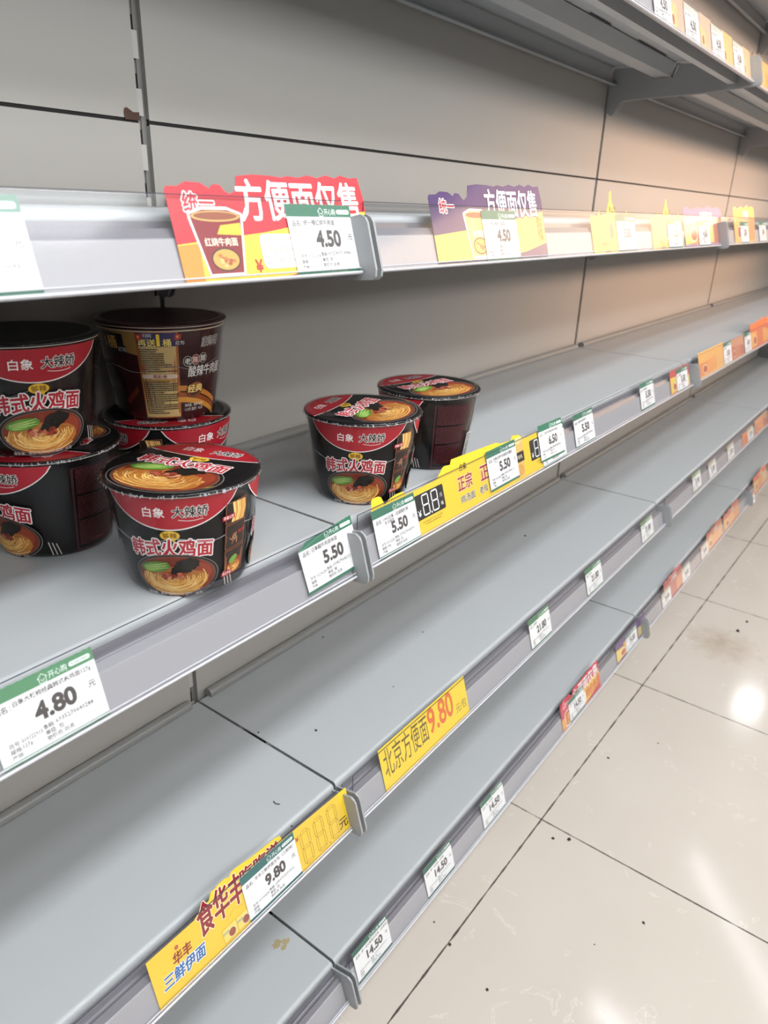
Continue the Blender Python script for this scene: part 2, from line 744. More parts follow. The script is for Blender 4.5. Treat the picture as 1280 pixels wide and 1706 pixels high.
# unseen run behind the viewer, added to keep low light off lower shelves
t = thing('added_opposite_shelving', 'unseen low grey shelving run added across the aisle to block light', 'shelving', (1.2, -2.45, 0))
b = MB()
b.box(-4.2, 4.2, -.02, .02, .02, 1.5)
b.build('divider_panel', M['panel'], t)
for z in (.15, .5, .85, 1.2, 1.46):
    b = MB()
    b.box(-4.2, 4.2, -.32, .32, z, z + .03)
    b.box(-4.2, 4.2, .32, .325, z - .005, z + .04)
    b.build('shelf_board', M['deck'], t)
for x in (-4.2, -3, -1.8, -.6, .6, 1.8, 3, 4.2):
    b = MB()
    b.box(x - .02, x + .02, -.03, .03, 0, 1.5)
    b.build('post', M['post'], t)

# ------------------------------------------------------------------ shelves
R_ = math.radians


def make_shelf(level, k):
    zb, X = ZB[level], k * BAY
    zd = zb + DECK
    empt = 'bare' if level == 0 else 'empty'
    if level == 2 and k in (-1, 0):
        empt = 'bowl-carrying'
    t = thing('shelf', f'{empt} grey steel shelf, {LEVELNAME[level]}, in the {BAYNAME[k]} bay', 'shelf', (X, 0, zb), 'steel shelves of the run')
    d = DECK
    # deck: folded sheet, back flange, rounded nose, front skirt
    b = MB()
    nose = [(YF + .0360 - .0045 * math.sin(a), d - .0045 + .0045 * math.cos(a)) for a in [R_(100) * i / 7 for i in range(8)]]
    line = [(-.020, d - .0335), (-.009, d - .0335), (-.009, d)] + nose + [(YF + .0320, .020), (YF + .0320, .001), (YF + .044, .001)]
    b.sheet(line[::-1], .0012, .002, BAY - .002)
    b.build('deck', M['deck'], t)
    # strengthening channel beneath
    b = MB()
    b.sheet([(-.093, d - .0015), (-.098, d - .024), (-.131, d - .024), (-.138, d - .0015)], .0012, .004, BAY - .004)
    b.build('stiffener_channel', M['deck'], t)
    # rolled lip along the back
    b = MB()
    b.tube([(.017, -.0095, d + .0048), (BAY - .017, -.0095, d + .0048)], .0074, 14)
    b.build('back_lip', M['lip'], t)
    # brackets: one flat arm at each end
    prof = [(-.002, d - .004), (-.026, d - .016), (-.0265, d - .004), (-.030, d - .003), (-.086, d - .003), (-.096, d - .026), (-.136, d - .026), (-.147, d - .003), (-.262, d - .003),
            (YF + .0015, .047), (YF - .0035, .0445), (YF - .006, .041), (YF - .0150, .006), (YF - .0145, -.001), (YF - .011, -.004)]
    prof = [(-.002, d - .004), (-.086, d - .004), (-.096, d - .027), (-.136, d - .027), (-.147, d - .004), (-.262, d - .004),
            (YF + .0015, .047), (YF - .0035, .0445), (YF - .006, .041), (YF - .0165, .004), (YF - .0160, -.002), (YF - .012, -.005),
            (YF + .02, -.0075), (-.2, -.013), (-.06, -.0175), (-.034, -.0195), (-.030, -.024), (-.027, -.034), (-.021, -.043), (-.015, -.046), (-.010, -.046), (-.008, -.042), (-.002, -.040)]
    for x in (.0028, BAY - .0053):
        b = MB()
        b.prism(prof, x, x + .0025)
        o = b.build('bracket', M['steel'], t)
        m = o.modifiers.new('soft_edges', 'BEVEL')
        m.width = .0006
        m.segments = 2
        m.limit_method = 'ANGLE'
    # price rail: back plate, groove, ledge
    b = MB()
    x0, x1 = .011, BAY - .007
    b.sheet([(YF - .0030, .0015), (YF - .0030, -.0005), (YF + .0025, -.0005), (YF + .0040, .003), (YF + .0118, .0288), (YF + .0128, .0288)], .0009, x0, x1)
    rl = b.build('price_rail', M['rail'], t)
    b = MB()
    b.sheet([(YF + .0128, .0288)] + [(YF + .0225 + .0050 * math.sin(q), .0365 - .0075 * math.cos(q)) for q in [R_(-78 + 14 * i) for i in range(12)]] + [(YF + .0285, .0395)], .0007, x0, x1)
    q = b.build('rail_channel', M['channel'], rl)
    q['label'] = 'curved channel of the rail, toned darker for its recess shade'
    b = MB()
    b.tube([(x0, YF - .0030, .0012), (x1, YF - .0030, .0012)], .0013, 10)
    b.tube([(x0, YF - .0018, .0046), (x1, YF - .0018, .0046)], .0006, 8)
    q = b.build('rail_lip', M['raillip'], rl)
    q['label'] = 'shiny pale plastic lip'
    # clear front cover
    b = MB()
    n = 7
    vs, fs = [], []
    cv = [(YF - .0016 + TILT * tt + (0.0003 * math.sin(pi * tt / .0565)) * -1, tt) for tt in [.0565 * i / n for i in range(n + 1)]]
    for y, z in cv:
        vs += [(x0 + .004, y, z), (x1 - .008, y, z)]
    for i in range(n):
        fs.append((2 * i, 2 * i + 1, 2 * i + 3, 2 * i + 2))
    b.add(vs, fs, 0, True)
    y, z = cv[-1]
    b.box(x0 + .004, x1 - .008, y - .0001, y + .0005, z - .0001, z + .0005, 1)
    b.box(x0 + .0036, x0 + .0042, cv[-1][0] - .0002, cv[-1][0] + .0004, .030, z, 1)
    b.build('clear_cover', [M['cover'], M['edge']], rl)
    return t


SHELF = {}
for lv in (4, 3, 2, 1, 0, -1):
    for k in (-1, 0, 1, 2):
        SHELF[(lv, k)] = make_shelf(lv, k)
# punched slots in the underside of the overhead shelf
for xa, xb in ((.735, .822), (.955, 1.112)):
    b = MB()
    b.box(xa, xb, -.1445, -.1420, DECK - .0016, DECK - .0011)
    b.build('slot', M['dark'], SHELF[(0, 0)])['label'] = 'thin black punched slot'
# dried yellow drip on the bottom shelf
a = MB()
rr = random.Random(3)
for cx, cy, r0, k in ((-.029, -.179, .006, 1), (-.027, -.190, .0035, 2), (-.019, -.186, .0045, 3)):
    pts = []
    for i in range(18):
        an = 2 * pi * i / 18
        r = r0 * rr.uniform(.65, 1.25)
        pts.append((cx + r * math.cos(an) * 1.3 + BAY, cy + r * math.sin(an), DECK + .0014 + k * .00008))
    a.add(pts, [tuple(range(18))])
o = a.build('stain', M['stain'], SHELF[(4, -1)])
o['label'] = 'dried yellowish drip mark'

# ------------------------------------------------------------------ tags and cards in the rails
UPV = Vector((0, TILT, 1)).normalized()
NRM = Vector((0, -1, TILT)).normalized()


def seat(o, x, level, t0=0.0, lift=0.0, roll=0.0):
    """stand a flat piece on the sloping face of a price rail"""
    p = Vector((x, YF, ZB[level])) + UPV * t0 + NRM * (-.0004 + lift)
    m = Matrix.Identity(4)
    for i in range(3):
        m[i][0] = (1, 0, 0)[i]
        m[i][1] = UPV[i]
        m[i][2] = NRM[i]
        m[i][3] = p[i]
    o.matrix_world = m @ Matrix.Rotation(roll, 4, 'Z')


INK = (84, 76, 74)
GREEN = (58, 118, 92)


def tag_art(price, name, code, no, spec='', unit='包', w=.078, h=.054, fold=False, name2=None, small=False, bold=.042, green=GREEN, price_w=None, torn=True):
    a = Art()
    if fold:
        pts = [(.0012, 0), (w, 0), (w, h), (.012, h - .0035), (0, h - .010)]
    else:
        pts = [(.0, 0), (w, 0), (w, h), (0, h)]
    if torn and not fold:
        top = []
        n = 26
        rr = random.Random(len(name) * 7 + len(no))
        for i in range(n + 1):
            top.append((w - w * i / n, h - (.0004 if i % 2 else 0) - rr.uniform(0, .0003)))
        pts = [(0, 0), (w, 0)] + top
    a.slab(pts, (244, 243, 242), .00022)
    gb = h - .0098
    if fold:
        a.poly([(0, gb - .0008), (w, gb), (w, h), (.012, h - .0035), (0, h - .010)], green)
        a.line([(.001, h - .0105), (.045, h - .0022)], .0003, (150, 190, 170))
    else:
        a.poly([(0, gb), (w, gb)] + [(p[0], p[1]) for p in pts[2:]], green)
    a.rect(0, 0, w, .0028, green)
    if not small:
        # house logo, shop name, pill
        gx, gy = w * .515, h - .0058
        hw = .0034
        a.line([(gx - hw, gy), (gx, gy + .0030), (gx + hw, gy), (gx + hw * .7, gy), (gx + hw * .7, gy - .0034), (gx - hw * .7, gy - .0034), (gx - hw * .7, gy), (gx - hw, gy)], .0006, (235, 245, 238))
        a.line([(gx - .0011, gy - .0006), (gx - .0007, gy - .0018), (gx + .0007, gy - .0018), (gx + .0011, gy - .0006)], .0005, (235, 245, 238))
        a.text('开心购', gx + .0043, gy - .0002, .0052, (228, 242, 233), align='l', bold=.012, res=1, wmax=.0135)
        a.round(w - .0185, gy - .0018, w - .0022, gy + .0018, .0017, (240, 246, 242))
        a.text('生活超市服务', w - .0104, gy, .0020, green, res=1, wmax=.0135)
    a.text('品名：', .0045, h - .0148, .0046, INK, align='l', res=1, bold=.012)
    a.text(name, .0172, h - .0142, .0045, INK, align='l', res=1, wmax=w - .0185, bold=.010)
    if name2:
        a.text(name2, .0185, h - .0188, .0040, INK, align='l', res=1)
    a.text(price, w * .56, h * .505, .0136, INK, bold=bold, res=4, wmax=price_w or .036)
    a.text('元', w - .0066, h * .52, .0050, INK, res=1, bold=.012)
    y0 = .0142
    a.text('货号:', .0070, y0, .0034, INK, align='l', res=1)
    a.text(no, .0155, y0, .0030, INK, align='l', res=1, wmax=.0145)
    a.text('条码:', .0310, y0 + .0010, .0034, INK, align='l', res=1, bold=.01)
    a.text(code, .0400, y0 + .0016, .0031, INK, align='l', res=1, wmax=.030)
    a.text('规格:', .0070, y0 - .0042, .0034, INK, align='l', res=1)
    if spec:
        a.text(spec, .0155, y0 - .0042, .0034, INK, align='l', res=1)
    a.text('单位:', .0315, y0 - .0032, .0034, INK, align='l', res=1, bold=.01)
    a.text(unit, .0410, y0 - .0032, .0034, INK, align='l', res=1)
    a.text('产地:', .0070, y0 - .0084, .0034, INK, align='l', res=1)
    a.text('物价员:', .0315, y0 - .0074, .0034, INK, align='l', res=1)
    a.text('赵勇', .0440, y0 - .0074, .0034, (120, 114, 112), align='l', res=1)
    # faint stamp
    a.line([(.055 + .004 * math.cos(q), .0095 + .0032 * math.sin(q)) for q in [i * pi / 8 for i in range(14)]], .0004, (226, 224, 224))
    return a


GRP = {4: 'price tags in the bottom shelf rail', 3: 'price tags in the second shelf rail', 2: 'price tags in the third shelf rail', 1: 'price tags in the fourth shelf rail', 0: 'price tags in the fifth shelf rail'}


def put_tag(label, x, level, price, name='方便面', code='6925303714086', no='01012134', t0=.0016, lift=0.0, roll=0.0, **kw):
    o = tag_art(price, name, code, no, **kw).build('price_tag', flat, M['paper'])
    seat(o, x, level, t0, lift, roll)
    return tag(o, label, 'price tag', GRP[level])


NOODLE = [(232, 176, 92), (244, 198, 114), (214, 150, 70), (250, 214, 140), (196, 126, 56)]


def noodle_art(a, cx, cy, rx, ry, seed=1, n=46, veg=True, rim=True, rot=0.0, w=.0007):
    """a bowl of noodles in broth with greens, seaweed and meat"""
    rr = random.Random(seed)
    cr, sr = math.cos(rot), math.sin(rot)

    def T(x, y):
        return (cx + x * cr - y * sr, cy + x * sr + y * cr)
    if rim:
        a.ell(cx, cy, rx, ry, (150, 140, 134), 48, rot)
        a.ell(cx, cy, rx * .985, ry * .98, (24, 19, 19), 48, rot)
        a.ell(cx, cy, rx * .93, ry * .92, (110, 84, 72), 48, rot)
    a.ell(cx, cy, rx * .90, ry * .885, (128, 48, 30), 48, rot)
    p = T(rx * .45, ry * .1)
    a.ell(p[0], p[1], rx * .38, ry * .5, (150, 62, 38), 30, rot)
    p = T(-rx * .05, -ry * .20)
    a.ell(p[0], p[1], rx * .78, ry * .62, (176, 108, 48), 40, rot, .05, seed)
    for i in range(n):
        f = .10 + .92 * rr.random()
        a0 = rr.uniform(150, 215)
        a1 = rr.uniform(310, 385)
        ox, oy = rr.uniform(-.08, .08) * rx, rr.uniform(-.06, .10) * ry
        pts = []
        for j in range(9):
            q = math.radians(a0 + (a1 - a0) * j / 8)
            x = -rx * .05 + ox + rx * .78 * f * math.cos(q)
            y = -ry * .10 + oy + ry * .66 * (f ** .8) * math.sin(q)
            pts.append(T(x, y))
        a.line(pts, w * rr.uniform(.7, 1.3), NOODLE[rr.randrange(5)], up=(i % 6 == 5))
    a.up()
    if veg:
        # seaweed
        pts = [(-.12, .16), (-.02, .44), (.10, .74), (.36, .84), (.58, .66), (.52, .44), (.34, .22), (.20, .04), (.02, .02)]
        pp = []
        for i in range(len(pts)):
            p, q = pts[i], pts[(i + 1) % len(pts)]
            for j in range(4):
                f = j / 4
                pp.append(T(rx * (p[0] + (q[0] - p[0]) * f + rr.uniform(-.02, .02)), ry * (p[1] + (q[1] - p[1]) * f + rr.uniform(-.025, .025))))
        a.poly(pp, (24, 22, 18))
        for i in range(26):
            x, y = rr.uniform(0, .46), rr.uniform(.15, .72)
            p = T(rx * x, ry * y)
            a.line([p, (p[0] + rr.uniform(-.002, .002), p[1] + rr.uniform(-.001, .001))], .0004, (52, 50, 36), up=False)
        a.up()
        # bok choy
        for k, (q0, col) in enumerate(((0, (86, 132, 44)), (1, (128, 172, 66)), (2, (160, 196, 98)))):
            pts = []
            for i in range(24):
                q = 2 * pi * i / 24
                x = -.44 + .36 * math.cos(q) * (1 - .24 * k)
                y = .42 + .24 * math.sin(q) * (1 - .24 * k) + .10 * math.cos(q)
                pts.append(T(rx * (x - .02 * k), ry * (y - .02 * k)))
            a.poly(pts, col)
        for i in range(7):
            a.line([T(rx * -.72, ry * (.30 + .02 * i)), T(rx * -.4, ry * (.30 + .045 * i)), T(rx * -.14, ry * (.36 + .055 * i))], .0004, ((70, 112, 38), (196, 216, 140))[i % 2], up=False)
        a.up()
        # meat crumbs
        for i in range(22):
            p = T(rx * rr.uniform(-.32, .22), ry * rr.uniform(-.06, .16))
            a.ell(p[0], p[1], rx * .065, ry * .06, ((150, 62, 44), (186, 96, 70), (122, 44, 34), (206, 140, 104))[i % 4], 8, rr.random(), .2, i)


def seg8(a, x, y, w, h, col, th, outline=False):
    """seven-segment 8; outline draws the hollow segments"""
    segs = [((0, 1), (1, 1)), ((0, .5), (1, .5)), ((0, 0), (1, 0)), ((0, .5), (0, 1)), ((1, .5), (1, 1)), ((0, 0), (0, .5)), ((1, 0), (1, .5))]
    for (p, q) in segs:
        P, Q = Vector((x + p[0] * w, y + p[1] * h)), Vector((x + q[0] * w, y + q[1] * h))
        d = (Q - P).normalized()
        o = Vector((-d.y, d.x)) * th / 2
        g = th * .12
        P2, Q2 = P + d * g, Q - d * g
        pts = [P2, P2 + d * th / 2 + o, Q2 - d * th / 2 + o, Q2, Q2 - d * th / 2 - o, P2 + d * th / 2 - o]
        if outline:
            a.line(pts + [pts[0]], outline, col, up=False)
        else:
            a.tris(pts, [(0, 1, 2), (0, 2, 3), (0, 3, 4), (0, 4, 5)], col)
    a.up()


def cup_art(a, cx, y0, h, wt, wb, body, band, name, seed=2):
    """printed picture of a noodle tub on a white outline"""
    def quad(e):
        return [(cx - wb / 2 - e * .6, y0 - e), (cx - wb / 4, y0 - e * 1.3), (cx + wb / 4, y0 - e * 1.3), (cx + wb / 2 + e * .6, y0 - e), (cx + wt / 2 + e, y0 + h * .86), (cx + wt / 2 + e, y0 + h * .93 + e * .5), (cx + wt / 4, y0 + h + e), (cx - wt / 4, y0 + h + e), (cx - wt / 2 - e, y0 + h * .93 + e * .5), (cx - wt / 2 - e, y0 + h * .86)]
    a.poly(quad(.0022), (252, 250, 246))
    a.poly(quad(0), body)
    a.ell(cx, y0 + h * .90, wt * .49, h * .085, (214, 176, 96), 24)
    a.ell(cx, y0 + h * .905, wt * .44, h * .062, (150, 76, 40), 24)
    a.poly([(cx - wt * .05, y0 + h * .62), (cx + wt * .45, y0 + h * .60), (cx + wt * .47, y0 + h * .80), (cx + wt * .05, y0 + h * .76)], band)
    a.text(name, cx, y0 + h * .50, h * .13, (250, 240, 214), bold=.03, res=1, wmax=wt * .74)
    a.ell(cx + wt * .02, y0 + h * .22, wb * .44, h * .19, (60, 34, 28), 24)
    a.ell(cx + wt * .02, y0 + h * .22, wb * .40, h * .165, (216, 168, 82), 24)
    rr = random.Random(seed)
    for i in range(16):
        q, r = rr.uniform(0, 6.28), rr.uniform(0, .8)
        a.ell(cx + wt * .02 + wb * .32 * r * math.cos(q), y0 + h * .22 + h * .13 * r * math.sin(q), wb * .07, h * .03, ((196, 120, 60), (232, 196, 120), (170, 84, 50))[i % 3], 8)


def put_card(art, label, x, level, t0=.0012, lift=-.00035, group=None):
    o = art.build('promo_card', flat, M['card'])
    seat(o, x, level, t0, lift)
    return tag(o, label, 'promo card', group or 'promotion cards in the price rails')


def bumpy_top(x0, x1, y, amp, n, seed):
    rr = random.Random(seed)
    p = []
    for i in range(n + 1):
        x = x0 + (x1 - x0) * i / n
        p.append((x, y + (amp * (.4 + .6 * rr.random()) if 0 < i < n else 0)))
    return p


def price_card(w, hl, hr, main, lower, edge, brand_col, brand_out, headline_out, side_col, cup, side='惠', head=(.630, .66, .37), win=(.36, .60)):
    """shaped card: brand mark, headline, tub picture, price window"""
    a = Art()
    top = [(w, hr * .80), (w * .985, hr), (w * .93, hr * .985), (w * .88, hr * 1.01), (w * .84, hr * .975), (w * .79, hr * 1.0), (w * .74, hr * .965), (w * .68, hr * .985), (w * .63, hr * .955), (w * .57, hr * .965), (w * .54, hr * .945),
           (w * .48, hr * .955), (w * .43, hr * .955), (w * .39, hr * .955), (w * .345, hr * .94), (w * .315, hr * .93), (w * .300, hr * .80), (w * .27, hl * .93), (w * .25, hl * .96), (w * .235, hl * 1.02), (w * .205, hl * 1.03), (w * .185, hl * .98), (w * .15, hl * 1.035), (w * .09, hl * 1.04), (w * .055, hl * .99), (w * .01, hl * .985), (0, hl * .94)]
    a.slab([(0, 0), (w, 0)] + top, main, .0003)
    a.poly([(0, .0006), (w * .62, .0006), (w * .995, .016), (w * .995, hr * .645), (w * .40, hl * .52), (0, hl * .40)], lower)
    a.poly([(0, .0006), (w * .08, .0006), (w * .09, hl * .41), (0, hl * .39)], edge)
    a.poly([(w * .45, .0006), (w * .995, .0006), (w * .995, .0115), (w * .70, .0055)], main)
    a.text('统一', w * .125, hl * .83, hl * .20, brand_col, bold=.04, out=(brand_out, .06), wmax=w * .19)
    a.text('方便面仅售', w * head[0], hr * .735, hr * head[2], (252, 250, 248), w=w * head[1], bold=.035, out=headline_out, rot=.02)
    cup(a, w, hl)
    a.round(w * win[0], .0070, w * win[1], hl * .50, .005, (250, 246, 238))
    ww = w * (win[1] - win[0])
    for i in range(3):
        seg8(a, w * win[0] + ww * (.14 + .26 * i), .0125, ww * .17, hl * .26, (236, 172, 160), .0020, .0006)
    a.rect(w * win[0] + ww * .345, .0115, w * win[0] + ww * .375, .0135, (236, 172, 160))
    a.text('¥', w * (win[0] - .025), .0095, .009, side_col, bold=.03)
    a.text(side, w * .945, hr * .40, .030, side_col, w=.013, bold=.04)
    return a


# --- fourth shelf rail
put_tag('white price tag cut off by the frame edge on the fourth shelf rail', -.3690, 1, '4.50', '统一桶酸菜牛肉面', '6925303710093', '01012120')
red = price_card(.2085, .064, .0775, (205, 38, 52), (244, 214, 70), (232, 150, 52), (214, 40, 50), (252, 250, 248), ((205, 38, 52), .0), (196, 44, 52),
                 lambda a, w, hl: cup_art(a, w * .185, .0055, .043, .045, .030, (140, 24, 34), (240, 200, 60), '红烧牛肉面'), side='價')
put_card(red, 'red and yellow die-cut card with big white headline and noodle tub picture', -.1905, 1)
put_tag('white 4.50 price tag over the red noodle card', -.0822, 1, '4.50', ' 统一桶红烧牛肉面', '6925303714086', '01012134', lift=.0008)
pur = price_card(.2500, .066, .082, (56, 28, 96), (246, 216, 92), (238, 196, 90), (206, 44, 60), (252, 250, 248), ((48, 22, 84), .05), (176, 120, 50),
                 lambda a, w, hl: cup_art(a, w * .345, .005, .046, .048, .034, (214, 190, 120), (240, 214, 90), '老坛酸菜'), side='料到底', head=(.69, .50, .36), win=(.50, .70))
put_card(pur, 'purple and yellow die-cut card nearest the rail joint on the fourth shelf', .1208, 1, t0=.0035)
put_tag('white 4.50 price tag over the purple card', .2172, 1, '4.50', '统一桶老坛酸菜', '6925303721053', '01012135', lift=.0008)


def crown_card(w, peak, seed):
    a = Art()
    a.slab([(0, 0), (w, 0), (w, .052), (w * .93, .052), (w * .915, .062), (w * .88, .053), (w * .64, .053), (w * .545, .072), (w * .56, peak), (w * .51, peak - .004), (w * .49, .074), (w * .36, .053), (w * .24, .053), (w * .215, .060), (w * .17, .052), (0, .052)], (248, 206, 66), .0003)
    a.rect(.001, .012, w * .42, .044, (244, 172, 64))
    a.ell(w * .47, .031, w * .055, .011, (206, 84, 60), 20)
    a.text('新上市', w * .545, .062, .008, (60, 44, 30), bold=.04, res=1, wmax=w * .16)
    a.text('香葱是个宝', w * .34, .0115, .0085, (90, 66, 44), bold=.02, res=1, wmax=w * .6)
    a.text('好面家中有', w * .34, .0035, .0045, (90, 66, 44), bold=.02, res=1, wmax=w * .6)
    return a


put_card(crown_card(.160, .088, 1), 'yellow crown-topped card nearer along the fourth shelf rail', .519, 1)
put_tag('white price tag over the nearer yellow crown card', .6130, 1, '5.50', '香菇炖鸡面', '6925303711111', '01012140', lift=.0008)
put_card(crown_card(.168, .083, 2), 'yellow crown-topped card farther along the fourth shelf rail', .774, 1)
put_tag('white price tag over the farther yellow crown card', .8560, 1, '5.50', '香辣牛肉面', '6925303712222', '01012141', lift=.0008, h=.050)


def stripe_card(w, h, cols, text=None, tcol=(120, 40, 40), bumps=True, seed=1, base=(240, 180, 90)):
    """small shaped promotion card with blocks of colour, picture and headline"""
    a = Art()
    rr = random.Random(seed)
    top = [(w, h * .93), (w * .9, h), (w * .78, h * .95), (w * .66, h * 1.02), (w * .5, h * .93), (w * .36, h * .97), (w * .2, h * .9), (w * .08, h * .96), (0, h * .9)] if bumps else [(w, h), (0, h)]
    a.slab([(0, 0), (w, 0)] + top, base, .0003)
    n = len(cols)
    for i, c in enumerate(cols):
        x0, x1 = w * i / n, w * (i + 1) / n
        a.poly([(x0 + .001, h * .06), (x1 - .001, h * .10), (x1 - .001, h * (.5 + .25 * rr.random())), (x0 + .001, h * (.55 + .2 * rr.random()))], c)
    a.ell(w * .22, h * .30, w * .09, h * .18, (250, 236, 200), 20)
    a.ell(w * .22, h * .30, w * .075, h * .14, (196, 96, 50), 20)
    if text:
        a.text(text, w * .56, h * .76, h * .22, (252, 246, 238), bold=.03, out=(tcol, .05), res=1, wmax=w * .7)
    return a


put_card(stripe_card(.270, .076, [(248, 214, 110), (240, 160, 70), (250, 216, 120), (196, 120, 90)], '方便面仅售', (92, 44, 116), base=(170, 110, 150), seed=4), 'small purple-topped card before the second rail joint of the fourth shelf', .958, 1)
put_tag('white price tag over the purple-topped card before the second joint', 1.0460, 1, '4.50', '老坛酸菜', '6925303713333', '01012142', lift=.0008, h=.048)
put_card(stripe_card(.205, .084, [(246, 190, 90), (240, 204, 130), (236, 160, 90)], '方便面', (206, 60, 80), base=(246, 196, 90), seed=5), 'pink and yellow card just past the second joint of the fourth shelf', 1.336, 1)
put_tag('white price tag over the pink card past the second joint', 1.3885, 1, '5.50', '香辣面', '6925303714444', '01012143', lift=.0008, h=.048)
put_tag('white price tag farthest along the fourth shelf rail', 1.5880, 1, '5.50', '香菇面', '6925303715555', '01012144', h=.050)

# --- third shelf rail
put_tag('large white 4.80 price tag in front of the stacked bowls', -.3655, 2, '4.80', '白象大辣椒经典韩式火鸡面127g', '6935270640288', '010122913', t0=.0008, spec='127g', green=(92, 146, 104))
put_tag('white 5.50 price tag with folded corner just left of the first joint', -.0735, 2, '5.50', '白象酸牛肉面味面', '6938270642121', '012106230', t0=.0060, w=.080, fold=True, lift=.0012, unit='桶', roll=.03)


def white_elephant(w, left_price):
    a = Art()
    Y = (247, 212, 62)
    if left_price:
        top = [(w, .060), (.284, .0625), (.272, .0665), (.1625, .0705), (.158, .0650), (.146, .0665), (.141, .0655), (.130, .0585), (.126, .0555), (.064, .0545), (.058, .0595), (.046, .0600), (.032, .0580), (.024, .0546), (.020, .0640), (.016, .0660), (.006, .0665), (.003, .0640), (0, .055)]
    else:
        top = [(w, .055), (w * .42, .056), (w * .38, .063), (w * .28, .066), (w * .24, .058), (0, .056)]
    a.slab([(0, 0), (w, 0)] + top, Y, .0003)
    a.rect(0, .0006, w, .0034, (232, 190, 50))
    x = .0755 if left_price else w * .50
    bw = .0595 if left_price else .070
    a.round(x, .0185, x + bw, .0480, .0022, (40, 36, 36))
    a.text('¥', x + .0065, .0260, .0075, (250, 250, 248), bold=.02)
    seg8(a, x + .0145, .0218, .0120, .0235, (252, 252, 250), .0019)
    seg8(a, x + .0335, .0218, .0120, .0235, (252, 252, 250), .0019)
    a.ell(x + .0300, .0218, .0013, .0013, (252, 252, 250), 12)
    a.text('元', x + bw - .0065, .0360, .0050, (250, 250, 248), res=1)
    a.text('桶', x + bw - .0065, .0260, .0050, (250, 250, 248), res=1)
    a.text('活动时间以店内实际公示为准，图片仅供参考', x + bw * .5, .0145, .0020, (150, 116, 40), res=1, wmax=bw)
    a.text('产品以实物为准，最终解释权归本店', x + bw * .5, .0115, .0020, (150, 116, 40), res=1, wmax=bw)
    if left_price:
        a.text('白象', .1850, .0560, .0085, (52, 44, 30), bold=.02, shear=.15)
        a.text('正宗', .1840, .0372, .0180, (178, 44, 40), bold=.05, out=((252, 246, 226), .03), shear=.08, w=.033)
        a.text('鸡汤面', .1855, .0168, .0095, (60, 50, 36), bold=.02, out=((252, 246, 226), .04), w=.034)
        a.text('正', .2315, .0365, .0180, (178, 44, 40), bold=.04, out=((252, 246, 226), .03))
        a.text('老母', .2240, .0165, .0095, (60, 50, 36), bold=.02, out=((252, 246, 226), .04))
    else:
        # tub picture
        cx = w * .33
        a.poly([(cx - .011, .004), (cx + .011, .004), (cx + .016, .056), (cx - .016, .056)], (236, 196, 110))
        a.ell(cx, .056, .016, .0045, (250, 226, 160), 24)
        a.rect(cx - .0145, .026, cx + .0150, .040, (44, 38, 34))
        a.text('老母鸡', cx, .033, .006, (250, 236, 200), res=1)
        a.ell(cx, .015, .0105, .008, (226, 170, 84), 20)
    return a


put_card(white_elephant(.322, True), 'long yellow card with black price window, right of the first joint', .0395, 2)
put_tag('white 5.50 price tag over the left end of the long yellow card', .0372, 2, '5.50', '108G白象（后厨酸辣鲜', '6935270642091', '01012255', spec='108g', lift=.0008, w=.0775, name2='香汤桶面', price_w=.036)
put_card(white_elephant(.205, False), 'yellow card with tub picture and black price window, behind the 6.50 tag', .2990, 2, lift=-.0001)
put_tag('white 5.50 price tag where the two yellow cards meet', .2780, 2, '5.50', '白象红烧牛肉桶面珍藏版', '6935270641111', '01012256', t0=.0085, w=.080, lift=.0018, name2='105g', unit='桶')
put_tag('white price tag tucked behind the 6.50 tag', .4345, 2, '6.50', '白象', '6935270643333', '01012257', t0=.0015, w=.0815, lift=.0008)
put_tag('white 6.50 price tag with curled top edge', .4275, 2, '6.50', '白象汤好喝老母鸡汤面', '6935270643334', '01012258', t0=.0110, w=.080, lift=.0022, roll=-.02, unit='桶')
put_tag('white 5.50 price tag alone to the right of the 6.50 tag', .5555, 2, '5.50', '白象大骨面原汁', '6935270644444', '01012259', t0=.002)
put_tag('white price tag alone between the 5.50 tag and the second joint', .8640, 2, '5.50', '白象酸菜面', '6935270645555', '01012260', t0=.004, h=.052)
put_card(stripe_card(.135, .050, [(240, 210, 90), (236, 120, 90), (240, 220, 110)], None, bumps=False, base=(214, 84, 70), seed=6), 'red card just left of the second joint of the third shelf', 1.0480, 2)
put_tag('white price tag over the red card by the second joint', 1.0900, 2, '5.50', '番茄面', '6935270646666', '01012261', lift=.0008, h=.048)
put_card(stripe_card(.230, .060, [(240, 150, 70), (246, 170, 90), (244, 190, 110)], None, bumps=False, base=(248, 190, 100), seed=7), 'orange card just right of the second joint of the third shelf', 1.2640, 2)
put_tag('white price tag beside the orange card past the second joint', 1.4870, 2, '5.50', '桶面', '6935270647777', '01012262', lift=.0008, h=.056)
put_card(stripe_card(.145, .056, [(206, 120, 90), (214, 140, 100), (206, 120, 90)], None, bumps=False, base=(220, 160, 120), seed=8), 'brown card between two white tags past the second joint', 1.5640, 2)
put_tag('white price tag between the brown and the tall orange card', 1.7140, 2, '5.50', '桶面', '6935270648888', '01012263', lift=.0008, h=.056)
put_card(stripe_card(.240, .078, [(250, 190, 90), (240, 130, 60), (248, 180, 80)], None, base=(238, 120, 60), seed=9), 'tall orange card with jagged top at the frame edge', 1.7950, 2)

